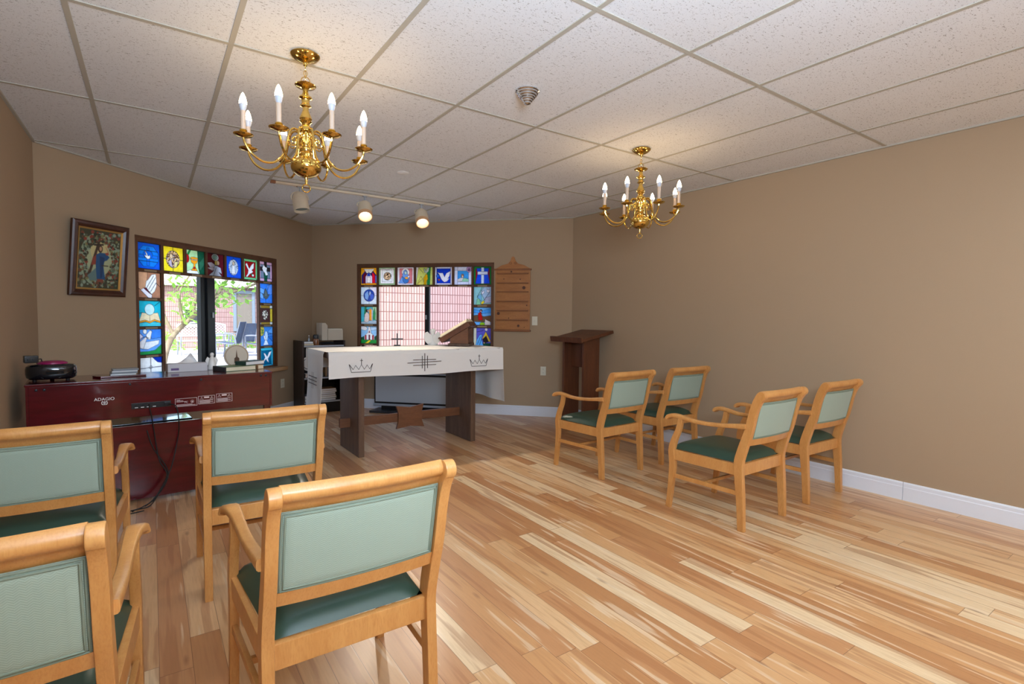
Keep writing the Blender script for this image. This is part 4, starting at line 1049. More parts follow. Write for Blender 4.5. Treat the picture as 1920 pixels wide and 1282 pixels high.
# tissue box
t = thing('tissue_box', 'white tissue box with a tissue standing up, on the piano', 'tissue box', PT @ T(.885, .372, 0, R(2)))
def tb():
    m = MB(); m.box(-.13, .13, -.05, .05, 0, .062, .002); return m
tb().build('carton', plain('pale_grey_card', srgb(206, 204, 208), .7), t)
MB().box(-.11, -.06, -.0508, -.0498, .014, .03).build('printed_mark', plain('violet_print', srgb(110, 88, 140), .7), t, smooth=0)
def tis(u, v):
    q = -.085 + .17 * u; hgt = .070 * max(0, 1 - abs((u - .55) / .5) ** 1.2) * v
    return (q * (1 - .45 * v) + .02 * v, .012 * math.sin(u * 9) * (1 - .4 * v) + .02 * math.sin(v * 3), .0625 + hgt + .004 * v)
ts = MB().grid(tis, 20, 8); bmesh.ops.solidify(ts.bm, geom=list(ts.bm.faces), thickness=.0006)
ts.build('tissue', M_['white_paper'], t, smooth=60)
# books
def book(name, label, M, w, d, h, cover, pages_m, group=None):
    t = thing(name, label, 'book', M, group)
    MB().box(0, w, 0, d, 0, .003, .0008).box(0, w, 0, d, h - .003, h, .0008).box(0, .004, 0, d, .003, h - .003).build('cover', cover, t)
    MB().box(.004, w - .004, .004, d - .004, .003, h - .003).build('pages', pages_m, t, smooth=0)
    return t
bk = book('book', 'thick book with sage cover and black spine on the right end of the piano', PT @ T(1.10, .155, 0, R(15)), .245, .18, .034, M_['book_sage'], M_['paper'], 'books on the piano')
MB().box(-.001, .012, -.0012, .181, .0, .0345, .001).build('spine', M_['book_black'], bk)
book('book', 'narrow cream paged book at the far right end of the piano', PT @ T(1.352, .232, 0, R(15)), .052, .15, .034, M_['book_tan'], M_['paper'], 'books on the piano')
bk = book('book', 'dark green book lying on top of the sage covered book', PT @ T(1.262, .225, .0345, R(30)), .19, .11, .03, M_['book_green'], M_['white_paper'], 'books on the piano')
# sill ornaments (left window)
SZ = .64 - .0038
t = thing('praying_figurine', 'small white praying angel ornament behind the tissue box on the piano', 'figurine', PT @ T(1.062, .412, 0))
MB().lathe([(.03, 0), (.032, .01), (.026, .05), (.018, .085), (.012, .1), (.008, .105)], 14).build('body', M_['ceramic'], t)
MB().lathe([(0, .1), (.012, .105), (.015, .118), (.011, .13), (0, .135)], 12).build('head', M_['ceramic'], t)
for s in (-1, 1): MB().prism([(s * .008, .03), (s * .034, .035), (s * .044, .07), (s * .03, .1), (s * .01, .085)], 'y', .012, .018, .001).build('wing', M_['ceramic'], t)
t = thing('round_plaque', 'round pale plaque with a steeple design standing behind the books on the piano', 'plaque', PT @ T(1.242, .432, 0, R(5)) @ Matrix.Rotation(R(-4), 4, 'X'))
MB().lathe([(0, 0), (.09, 0), (.094, .004), (.09, .010), (.078, .009), (0, .009)], 40, M=Matrix.Translation((0, .0, .097)) @ Matrix.Rotation(R(90), 4, 'X')).build('disc', plain('pale_plaque', srgb(208, 196, 178), .6), t)
MB().tube([(.084 * math.cos(q), -.0105, .097 + .084 * math.sin(q)) for q in np.linspace(0, 2 * PI, 33)[:-1]], .002, 6, closed=True).build('rim_line', M_['book_tan'], t)
MB().prism([(-.02, .04), (.02, .04), (.018, .08), (.006, .09), (0, .15), (-.006, .09), (-.018, .08)], 'y', -.0105, -.0085).build('steeple_relief', M_['thread_b'], t, smooth=0)

# ------------------------------------------------------------------ framed picture on the left wall
tilt = math.atan2(.06, .61)
FM = WM('L', 3.353, .004, 1.444) @ Matrix.Rotation(tilt, 4, 'X')
t = thing('framed_picture', 'dark wood framed picture of blue robed figure carrying a cross', 'picture', FM)
fw, fh, bw = .485, .612, .052
m = MB()
pr = [(0, 0), (0, -.022), (.012, -.03), (.026, -.026), (.036, -.03), (bw, -.016), (bw, 0)]
def mitre(prof, w, h):
    m = MB(); b = m.bm; rings = []
    for cx, cz, sx, sz in ((0, 0, 1, 1), (w, 0, -1, 1), (w, h, -1, -1), (0, h, 1, -1)):
        rings.append([b.verts.new((cx + sx * p, y, cz + sz * p)) for p, y in prof])
    n = len(prof)
    for i in range(4):
        A, B = rings[i], rings[(i + 1) % 4]
        for k in range(n): b.faces.new((A[k], A[(k + 1) % n], B[(k + 1) % n], B[k]))
    bmesh.ops.recalc_face_normals(b, faces=b.faces); return m
mitre(pr, fw, fh).build('frame', M_['frame_wood'], t, smooth=30)
mitre([(bw, -.004), (bw, -.018), (bw + .014, -.012), (bw + .014, -.004)], fw, fh).build('gilt_slip', M_['gold'], t, smooth=30)
rs = np.random.RandomState(4); des = [FULL((60, 64, 44))]
des += [('e', (150, 170, 140), .5, .5, .46, .46), ('e', (176, 186, 146), .5, .45, .3, .36), ('e', (206, 196, 140), .48, .34, .2, .2)]
for k in range(760):
    q = rs.rand() * 2 * PI; rr = .66 + .8 * rs.rand() ** 1.4; x, y = .5 + .46 * rr * math.cos(q), .5 + .47 * rr * math.sin(q)
    if .03 < x < .97 and .03 < y < .97: des.append(('e', [(58, 70, 50), (96, 116, 92), (140, 160, 140), (110, 70, 46), (70, 58, 40), (40, 48, 36), (132, 132, 84), (140, 60, 44)][rs.randint(8)], x, y, .014 + .03 * rs.rand(), .012 + .02 * rs.rand()))
des += [('p', (70, 50, 36), [.44, .2, .5, .2, .3, .78, .24, .78]), ('p', (52, 38, 28), [.36, .245, .58, .225, .58, .255, .36, .275]), ('p', (100, 130, 130), [.24, .78, .46, .62, .5, .86, .3, .86]), ('p', (150, 66, 50), [.34, .48, .44, .4, .46, .58, .32, .6]),
        ('p', (30, 84, 132), [.42, .42, .5, .38, .62, .38, .74, .44, .68, .5, .62, .52, .6, .6, .66, .84, .46, .84, .42, .6]), ('p', (22, 60, 104), [.5, .44, .62, .46, .58, .8, .54, .82]), ('p', (160, 70, 56), [.62, .38, .7, .36, .72, .4, .66, .42]), ('p', (140, 70, 54), [.46, .83, .62, .83, .6, .88, .48, .88]), ('e', (70, 46, 32), .51, .32, .055, .06), ('e', (200, 156, 116), .515, .315, .03, .038), ('p', (190, 140, 100), [.62, .27, .64, .27, .72, .37, .69, .37]), ('r', (60, 48, 34), .56, .59, .72, .605)]
img = raster(des, 90, 120, lead=0)
iw, ih = fw - 2 * bw - .02, fh - 2 * bw - .02
colored_sheet('print', img, iw, ih, M_['print'], t, Matrix.Translation((bw + .01, -.008, bw + .01)))

# ------------------------------------------------------------------ pine number board
t = thing('wall_rack', 'knotty pine rack with narrow ledges and peaked top beside back window', 'wall rack', WM('B', -1.384, .0005, 0))
x0, x1 = -.230, .230
MB().box(x0, x1, -.02, 0, 1.14, 1.935, .002).build('back_board', M_['pine'], t)
ped = [(-.24, 1.935), (-.15, 1.985), (-.07, 2.005), (-.045, 2.03), (-.03, 2.05), (-.022, 2.085), (0, 2.102), (.022, 2.085), (.03, 2.05), (.045, 2.03), (.07, 2.005), (.15, 1.985), (.24, 1.935)]
MB().prism(ped, 'y', -.018, 0, .002).build('pediment', M_['pine'], t)
MB().box(-.248, .248, -.034, 0, 1.918, 1.94, .004).build('cornice', M_['pine_shaded'], t)
MB().box(-.246, .246, -.04, 0, 1.114, 1.14, .005).build('bottom_ledge', M_['pine_shaded'], t)
for s in (-1, 1): MB().box(s * .222 - .012, s * .222 + .012, -.026, 0, 1.14, 1.918, .002).build('stile', M_['pine'], t)
for z in (1.875, 1.751, 1.637, 1.511, 1.390, 1.267):
    MB().box(-.21, .21, -.052, -.018, z - .007, z + .007, .002).build('ledge', M_['pine_shaded'], t)
for x, z, r in ((-.02, 1.90, .012), (.15, 1.69, .022), (-.12, 1.805, .008), (.1, 1.80, .008), (-.19, 1.35, .02), (.19, 1.46, .009), (-.05, 1.29, .008), (.08, 1.19, .017), (.16, 1.17, .006)):
    MB().lathe([(0, .0012), (r, .0008), (r, 0)], 14, M=Matrix.Translation((x, -.0198, z)) @ RX).build('knot', M_['knot'], t)
for s in (-1, 1):
    MB().tube([(s * (.032 + .014 * math.cos(q)), -.02, 2.012 + .014 * math.sin(q)) for q in np.linspace(0, 2 * PI, 13)[:-1]], .003, 6, closed=True).build('scroll', M_['pine_shaded'], t)

# switch and outlets
def wallplate(name, label, cat, M, kind):
    t = thing(name, label, cat, M)
    MB().box(-.036, .036, -.006, 0, -.058, .058, .002).build('cover_plate', M_['cream2'], t)
    if kind == 'switch':
        MB().box(-.006, .006, -.016, -.006, -.012, .012, .002).build('toggle', M_['cream2'], t)
    else:
        for z in (-.024, .024):
            o = MB().lathe([(0, .002), (.016, .002), (.0165, 0)], 16, M=Matrix.Translation((0, -.006, z)) @ RX).build('receptacle', M_['cream2'], t)
            MB().box(-.007, -.005, -.0086, -.0079, z - .004, z + .006).box(.005, .007, -.0086, -.0079, z - .004, z + .006).build('slots', M_['rubber'], o, smooth=0)
wallplate('light_switch', 'cream light switch on the back wall beside the pine rack', 'light switch', WM('B', -1.088, .0005, 1.257), 'switch')
wallplate('wall_outlet', 'cream wall outlet low on the back wall left of the lectern', 'outlet', WM('B', -.967, .0005, .602), 'o')
wallplate('wall_outlet', 'cream wall outlet low on the left wall between piano and bookcase', 'outlet', WM('L', 6.047, .0005, .403), 'o')
wallplate('wall_outlet', 'wall outlet on the right wall beside the lectern, half behind a chair', 'outlet', WM('R', s_of('R', (4.47, 4.05)), .0005, .60), 'o')

# ------------------------------------------------------------------ screen below the back window
t = thing('flat_screen', 'wide pale grey screen with black bezel on floor behind the altar', 'screen', WM('B', -2.655, .2, 0))
MB().box(-.60, .60, -.02, .04, .115, .52, .004).build('bezel', M_['black'], t)
MB().box(-.58, .58, -.0215, -.019, .14, .495).build('panel', M_['screen'], t, smooth=0)
MB().box(-.61, .61, -.025, .045, .085, .115, .004).box(-.605, .605, -.021, .04, .52, .53, .002).build('trim_bar', M_['silver'], t)
MB().box(-.5, .5, -.01, .03, .03, .085).build('neck', M_['black'], t)
MB().box(-.62, .62, -.13, .15, 0, .03, .004).build('stand', plain('dark_stand', srgb(44, 46, 50), .3), t)

# ------------------------------------------------------------------ corner bookcase and contents
BA = R(6)
BM = T(1.598, 7.075, 0, BA)
t = thing('bookcase', 'low dark brown open bookcase in the left back corner', 'bookcase', BM)
sw = M_['shelf_wood']; bw_, bd = .575, .36
for x in (0, bw_ - .022): MB().box(x, x + .022, 0, bd, 0, .965, .002).build('side_panel', sw, t)
MB().box(.022, bw_ - .022, bd - .01, bd, .05, .93).build('back', M_['black'], t, smooth=0)
for z in (.14, .46, .885):
    o = MB().box(.022, bw_ - .022, .004, bd - .01, z, z + .02).build('shelf', sw, t)
    MB().box(.022, bw_ - .022, .0015, .004, z, z + .02).build('edge_strip', M_['silver'], o, smooth=0)
MB().box(.022, bw_ - .022, .02, .035, 0, .14).build('plinth', M_['black'], t, smooth=0)
zt = .9052
# on top: books, bottle, headphones, jar, beige box
book('book', 'white paged book lying on top of the bookcase', BM @ T(.03, .03, zt, 0), .13, .2, .022, M_['book_tan'], M_['paper'], 'books on the bookcase')
book('book', 'second white book above the tan book on the bookcase top', BM @ T(.032, .035, zt + .0222, R(2)), .125, .19, .028, M_['book_grey'], M_['white_paper'], 'books on the bookcase')
t = thing('bottle', 'slim clear bottle standing on the stacked bookcase books', 'bottle', BM @ T(.12, .1, zt + .0504))
MB().lathe([(0, 0), (.014, 0), (.014, .03), (.005, .045), (.005, .07), (0, .07)], 12).build('glass', M_['cd'], t)
MB().lathe([(.006, .068), (.006, .08), (0, .08)], 10).build('cap', M_['white_paper'], t)
t = thing('amber_jar', 'brown jar with black cap on the bookcase top', 'jar', BM @ T(.205, .08, zt))
MB().lathe([(0, 0), (.04, 0), (.042, .01), (.042, .07), (.03, .09), (.0, .09)], 20).build('glass', M_['amber'], t)
MB().lathe([(.036, .085), (.038, .12), (.03, .14), (0, .145)], 20).build('cap', M_['black'], t)
t = thing('card_box', 'beige box with slanted lid at the right of the bookcase top', 'box', BM @ T(.27, .04, .9654))
MB().box(.08, .29, 0, .2, 0, .145, .006).build('case', M_['beige'], t)
MB().box(.085, .285, .004, .196, .145, .158, .003).build('lid', M_['cream2'], t)
MB().prism([(0, 0), (.078, 0), (.078, .20), (.05, .235), (.0, .235)], 'y', 0, .2, .004).build('front_flap', M_['beige'], t)
# middle shelf: plate and tins
z2 = .4802
t = thing('decorative_plate', 'white patterned plate leaning at the left inside the bookcase', 'plate', BM @ T(.125, .16, z2 + .17) @ Matrix.Rotation(R(-10), 4, 'X'))
MB().lathe([(0, 0), (.05, 0), (.095, .014), (.093, .018), (.05, .006), (0, .006)], 28, M=RX).build('dish', M_['ceramic'], t)
MB().tube([(.07 * math.cos(q), -.014 - .004 * (k % 2), .07 * math.sin(q)) for k, q in enumerate(np.linspace(0, 2 * PI, 25)[:-1])], .004, 5, closed=True).build('pattern', M_['book_grey'], t)
t = thing('plate_rest', 'dark block under the patterned plate in the bookcase', 'stand', BM @ T(.125, .16, z2))
MB().box(-.05, .05, -.03, .06, 0, .065, .003).box(-.05, .05, .03, .06, .065, .2, .003).build('block', M_['black'], t)
for x, lab in ((.06, 'small shiny tin left inside the bookcase beside the plate'), (.26, 'small shiny tin in the bookcase just left of the altar cloth front'), ):
    t = thing('tin', lab, 'tin', BM @ T(x, .05, z2), group='tins in the bookcase')
    MB().lathe([(0, 0), (.034, 0), (.035, .004), (.035, .04), (.034, .044)], 20).build('can', M_['tin'], t)
    MB().lathe([(.037, .044), (.037, .056), (.01, .062), (0, .062)], 20).build('lid', M_['tin'], t)
# hymnals stacked and standing on the middle shelf
for i, (x, c) in enumerate(((.32, 'book_tan'), (.347, 'book_grey'), (.374, 'book_tan'))):
    t = thing('upright_book', ['tan book standing beside the tin in the bookcase', 'grey book standing between two tan books in bookcase', 'tan book standing right of the grey one in bookcase'][i], 'book', BM @ T(x, .06, z2), group='upright books in the bookcase')
    MB().box(0, .024, 0, .18, 0, .24, .002).build('cover', M_[c], t); MB().box(.003, .021, .003, .177, .2401, .2405).build('pages', M_['paper'], t, smooth=0)
# low shelf: papers
z3 = .1602
for i in range(6):
    book('songbook', ['lowest', 'second lowest', 'third', 'fourth', 'fifth', 'topmost'][i] + ' pale songbook in the pile low in the bookcase', BM @ T(.20 + .008 * ((i * 5) % 3), .03 + .01 * (i % 2), z3 + .0262 * i, R((i * 7) % 5 - 2)), .25, .2, .026, [M_['book_grey'], M_['paper'], M_['book_tan']][i % 3], M_['white_paper'], 'songbooks piled in the bookcase')
for i in range(2):
    book('hymnal', ['lower', 'upper'][i] + ' white book in the small pile at lower left of bookcase', BM @ T(.035, .03, z3 + .0402 * i), .14, .2, .04, M_['book_grey'], M_['white_paper'], 'white books at bookcase bottom')

# ------------------------------------------------------------------ track light
t = thing('track_light', 'cream ceiling track with three spotlight heads above the altar', 'track light', T(0, 5.46, H - .0047))
MB().box(.96, 2.75, -.018, .018, -.022, 0, .002).build('track', M_['cream'], t)
MB().box(.955, 1.0, -.019, .019, -.0235, .0, .002).build('end_feed', plain('tan_feed', srgb(150, 96, 60), .5), t)
MB().box(1.19, 1.32, -.019, .019, -.024, -.0225, .002).build('joint_cover', plain('tan_joint', srgb(160, 108, 70), .5), t)
for i, (x, aim, lit) in enumerate(((1.22, (.10, -.22), 0), (1.872, (-.20, -.72), 1), (2.521, (-.22, -.75), 1))):
    h = bpy.data.objects.new('spotlight', None); COL.objects.link(h); h.parent = t; h.empty_display_size = .05
    h.location = (x, 0, 0)
    MB().box(-.022, .022, -.014, .014, -.032, -.0215, .002).tube([(0, 0, -.03), (0, 0, -.09)], .007, 8).build('stem', M_['silver'], h)
    d = Vector((aim[0], aim[1], -1)).normalized(); q = Vector((0, 0, -1)).rotation_difference(d).to_matrix().to_4x4()
    Mh = Matrix.Translation((0, 0, -.135)) @ q
    can = [(0, .062), (.025, .06), (.05, .046), (.066, .02), (.071, -.01), (.074, -.12), (.074, -.127), (.070, -.127), (.067, -.02), (.06, .01), (.0, .02)]
    MB().lathe(can, 28, M=Mh).build('housing', M_['cream'], h, smooth=50)
    MB().tube([(s * .079, 0, 0) if 0 else (.082 * math.sin(q_), 0, .062 * math.cos(q_) * 1.05 + .004) for q_ in np.linspace(-1.9, 1.9, 15)], .005, 6, M=Mh).build('yoke', M_['cream'], h)
    if lit:
        MB().lathe([(0, -.088), (.03, -.085), (.046, -.078), (.054, -.066), (.03, -.03), (0, -.02)], 24, M=Mh).build('bulb', M_['spot_bulb'], h)
        MB().lathe([(.0745, -.108), (.077, -.130), (.072, -.150), (.066, -.150), (.070, -.126)], 28, M=Mh, cap=False).build('rim', plain('warm_rim_%d' % i, srgb(226, 176, 130), .3), h)
        L = bpy.data.lights.new('track_spot', 'SPOT'); L.energy = 55; L.color = (1, .88, .72); L.spot_size = R(75); L.spot_blend = .6; L.shadow_soft_size = .05
        lo = bpy.data.objects.new('track_spot', L); COL.objects.link(lo); lo.parent = h
        lo.matrix_local = Mh @ Matrix.Translation((0, 0, -.17))
    else:
        MB().lathe([(0, -.09), (.066, -.09), (.066, -.1), (0, -.1)], 24, M=Mh).build('bulb', plain('unlit_flood_bulb', srgb(86, 100, 106), .2), h)

# ceiling fixtures
t = thing('ceiling_alarm', 'stepped chrome cone fixture on the ceiling between the chandeliers', 'ceiling fixture', T(1.784, 2.448, H - .0005))
MB().lathe([(0, 0), (.066, 0), (.068, -.006), (.062, -.010), (.061, -.018), (.054, -.021), (.053, -.03), (.045, -.033), (.044, -.040), (.037, -.042)], 32).build('outer_rings', M_['chrome'], t, smooth=25)
MB().lathe([(.037, -.036), (.036, -.05), (.029, -.053), (.028, -.06), (.021, -.063), (.02, -.072), (.012, -.076), (0, -.078)], 32).build('inner_rings', M_['chrome'], t, smooth=25)
t = thing('sprinkler_cap', 'small round white cap on the ceiling above the track light', 'ceiling cap', T(1.877, 4.456, H - .0005))
MB().lathe([(0, 0), (.05, 0), (.052, -.005), (.046, -.008), (0, -.009)], 28).build('cover', M_['ceramic'], t)

# ------------------------------------------------------------------ chandeliers
def make_chandelier():
    t = thing('chandelier', '', 'chandelier')
    br = M_['brass']
    MB().lathe([(0, 0), (.067, 0), (.070, -.004), (.066, -.012), (.05, -.026), (.028, -.036), (.012, -.042), (.010, -.052), (0, -.054)], 36).build('canopy', br, t)
    # chain links
    z = -.052; k = 0; ch = MB()
    while z > -.115:
        a = (k % 2) * PI / 2
        ch.tube([(.0075 * math.cos(q) * math.cos(a), .0075 * math.cos(q) * math.sin(a), z - .014 + .015 * math.sin(q)) for q in np.linspace(0, 2 * PI, 15)[:-1]], .0018, 6, closed=True)
        z -= .024; k += 1
    ch.tube([(.004, .020 * math.cos(q), -.125 + .020 * math.sin(q)) for q in np.linspace(0, 2 * PI, 21)[:-1]], .0022, 6, closed=True)
    ch.tube([(0, 0, -.05), (0, 0, -.15)], .0016, 6)
    ch.build('chain', br, t)
    col = [(.003, -.143), (.006, -.148), (.04, -.145), (.044, -.150), (.038, -.157), (.018, -.164), (.011, -.17), (.012, -.185), (.017, -.20), (.026, -.205), (.028, -.212), (.018, -.218), (.016, -.226), (.017, -.240), (.022, -.246), (.022, -.252), (.013, -.257), (.012, -.27), (.018, -.288), (.024, -.303), (.026, -.312), (.022, -.32), (.026, -.326), (.018, -.334), (.016, -.342), (.022, -.352), (.027, -.362), (.027, -.374), (.018, -.38), (.017, -.40), (.022, -.41), (.023, -.43), (.02, -.45), (.026, -.458), (.026, -.47), (.022, -.478), (.028, -.49)]
    MB().lathe([(r * 1.15, z) for r, z in col], 28, cap=False).build('column', br, t, smooth=40)
    MB().lathe([(.024, -.474), (.034, -.487), (.033, -.498)] + [(.073 * math.cos(q), -.547 - .053 * math.sin(q)) for q in np.linspace(-1.1, 1.42, 16)] + [(.009, -.600), (.007, -.61), (.006, -.632), (0, -.634)], 36, cap=False).build('globe', br, t)
    MB().tube([(0, .019 * math.cos(q), -.652 + .019 * math.sin(q)) for q in np.linspace(0, 2 * PI, 25)[:-1]], .003, 8, closed=True).build('pull_ring', br, t)
    arm = sm([(.022, -.43), (.026, -.395), (.048, -.372), (.075, -.385), (.09, -.44), (.108, -.505), (.15, -.553), (.205, -.562), (.255, -.535), (.283, -.495), (.290, -.470)], 5)
    for k in range(8):
        a = R(22.5 + 45 * k); Mr = Matrix.Rotation(a, 4, 'Z')
        A = MB().tube([(r, 0, z) for r, z in arm], .0056, 8).build('arm', br, t, M=Mr)
        MB().tube([(r, .0, z) for r, z in sm([(.088, -.42), (.074, -.452), (.056, -.450), (.050, -.428), (.06, -.414), (.068, -.426), (.061, -.436)], 5)], .0032, 6).tube([(r, 0, z) for r, z in sm([(.03, -.44), (.045, -.43), (.05, -.41), (.04, -.40), (.034, -.41)], 5)], .003, 6).build('scroll', br, A)
        Mx = Matrix.Translation((.290, 0, 0))
        MB().lathe([(0, -.472), (.012, -.472), (.034, -.466), (.042, -.460), (.043, -.457), (.038, -.459), (.016, -.464), (.013, -.458), (.018, -.452), (.013, -.447), (.017, -.441), (.014, -.436), (0, -.436)], 24, M=Mx).build('drip_pan', br, A)
        MB().lathe([(.0105, -.437), (.0105, -.352), (.009, -.350), (0, -.350)], 16, M=Mx).build('candle_sleeve', M_['candle'], A)
        MB().lathe([(.009, -.352), (.013, -.345), (.0165, -.330), (.0168, -.322)], 16, M=Mx, cap=False).build('bulb_base', M_['bulb_base'], A)
        MB().lathe([(.0168, -.322), (.0155, -.306), (.0115, -.290), (.006, -.276), (0, -.268)], 16, M=Mx, cap=False).build('bulb', M_['bulb'], A)
    return t
c1 = make_chandelier(); c1.matrix_world = T(.648, 2.759, H - .0048, R(76.8)); c1['label'] = 'brass eight arm candle chandelier, the larger one near on the left'; c1['group'] = 'brass chandeliers'
dup(c1, T(3.083, 2.751, H - .0048, R(45.4)), 'brass eight arm candle chandelier farther off near the right wall', 'brass chandeliers')

# ------------------------------------------------------------------ courtyard outside
o = MB().box(-16, 24, 5.2, 40, -.3, -.04).build('trim_7', M_['ground'], smooth=0)
o.name = 'courtyard_ground'; tag(o, 'bright concrete patio outside the windows', 'patio', kind='structure')
# building opposite the back window
o = MB().box(3.1, 14, 0, 5, -.04, 4.2).build('wall_courtyard_right', M_['brick'], M=T(0, 10.6, 0), smooth=0); o['kind'] = 'structure'
# building at the end of the courtyard with its windows
o = MB().box(-16, 24, 0, 4, -.04, 2.42).build('wall_courtyard_end', M_['brick'], M=T(0, 24.2, 0), smooth=0); o['kind'] = 'structure'
t = thing('roof_fascia', 'white roof fascia along the brick building outside', 'fascia', T(0, 24.2, 0)); t['kind'] = 'structure'
MB().box(-16, 24, -.35, 4, 2.42, 2.85).build('board', M_['fascia'], t, smooth=0)
def outwin(name, x0, x1, z0, z1, glass, label):
    t = thing(name, label, 'window', T(0, 24.2, 0)); m = MB(); f = .12
    for a, b_, c, d in ((x0, x0 + f, z0, z1), (x1 - f, x1, z0, z1), (x0 + f, x1 - f, z0, z0 + f), (x0 + f, x1 - f, z1 - f, z1)): m.box(a, b_, -.08, -.0005, c, d)
    m.build('frame', M_['out_frame'] if glass == 'out_glass' else M_['fascia'], t, smooth=0)
    MB().box(x0 + f, x1 - f, -.04, -.001, z0 + f, z1 - f).build('glass', M_[glass], t, smooth=0)
def out_x(px, y):  # x where the photo column px meets the plane y
    a = R(90 - 34.7) - math.atan((px - 960) / 975.4); return y / math.tan(a)
outwin('courtyard_window', out_x(437, 24.2), out_x(478, 24.2), .62, 2.3, 'out_glass', 'grey framed window in the brick wall beyond the patio chairs')
outwin('courtyard_window', out_x(340, 24.2), out_x(382, 24.2), .8, 1.6, 'out_dark', 'dark window in the brick wall behind the bench')
# patio chairs
def patio_chair():
    t = thing('patio_chair', '', 'chair')
    for s in (-1, 1):
        MB().tube(sm([(s * .27, .25, 0), (s * .27, .22, .3), (s * .27, .24, .60), (s * .27, .18, .66), (s * .27, -.1, .66), (s * .27, -.24, .62), (s * .27, -.3, .4), (s * .27, -.28, 0)], 5), .016, 8).build('side_frame', M_['patio_metal'], t)
        MB().tube(sm([(s * .235, .24, .43), (s * .235, -.2, .38), (s * .235, -.28, .55), (s * .235, -.4, 1.0)], 6), .013, 8).build('sling_rail', M_['patio_metal'], t)
    sl = sm([(.24, .435), (.0, .40), (-.2, .385), (-.26, .5), (-.33, .78), (-.4, 1.0)], 5)
    m = MB().grid(lambda u, v: (-.235 + .47 * u, sl[min(int(v * (len(sl) - 1) + .5), len(sl) - 1)][0], sl[min(int(v * (len(sl) - 1) + .5), len(sl) - 1)][1]), 4, len(sl) - 1)
    bmesh.ops.solidify(m.bm, geom=list(m.bm.faces), thickness=.006)
    m.build('sling', M_['sling'], t)
    MB().tube([(-.27, 0, .385), (.27, 0, .385)], .012, 8).build('crossbar', M_['patio_metal'], t)
    return t
pc = patio_chair(); yy = 18.6
GZ = -.04
pc.matrix_world = T(out_x(428, yy), yy, GZ, R(62)) @ Matrix.Scale(1.12, 4); pc['label'] = 'blue grey patio chair nearest the window mullion outside'; pc['group'] = 'patio chairs outside'
dup(pc, T(out_x(456, 20.4), 20.4, GZ, R(30)) @ Matrix.Scale(1.05, 4), 'blue grey patio chair behind the first one outside', 'patio chairs outside')
dup(pc, T(out_x(474, 18.9), 18.9, GZ, R(80)), 'blue grey patio chair rightmost beyond the left window', 'patio chairs outside')
# lattice bench
yb = 20.2; xb0 = out_x(331, yb)
t = thing('garden_bench', 'pale lattice metal bench outside the left window', 'bench', T(xb0 + .75, yb, GZ, R(8)))
arch = lambda x: .98 + .1 * (1 - (x / .72) ** 2)
m = MB().tube([(x, .2 + .03, arch(x)) for x in np.linspace(-.72, .72, 13)], .028, 8)
m.tube([(-.72, .2, .62), (.72, .2, .62)], .02, 8).tube([(-.72, .23, .5), (-.72, .23, arch(.72))], .022, 8).tube([(.72, .23, .5), (.72, .23, arch(.72))], .022, 8)
for k in range(-9, 18):
    for s in (-1, 1):
        x0_ = -.72 + .1 * k; x1_ = x0_ + s * .42 * 1
        pts = [(x0_ + (x1_ - x0_) * q, .215, .62 + .40 * q) for q in np.linspace(0, 1, 9)]
        pts = [p for p in pts if abs(p[0]) <= .72 and p[2] <= arch(p[0])]
        if len(pts) > 1: m.tube(pts, .011, 5)
m.build('lattice_back', M_['bench'], t)
m = MB()
for k in range(8): m.box(-.75, .75, -.27 + .058 * k, -.23 + .058 * k, .46, .49, .004)
m.build('seat', M_['bench'], t)
for s in (-1, 1):
    MB().tube(sm([(s * .7, -.27, 0), (s * .7, -.22, .3), (s * .7, -.27, .47), (s * .7, -.25, .68), (s * .7, .2, .72)], 5), .022, 8).tube(sm([(s * .7, .3, 0), (s * .7, .2, .3), (s * .7, .2, .5)], 5), .022, 8).build('end_frame', M_['patio_metal'], t)
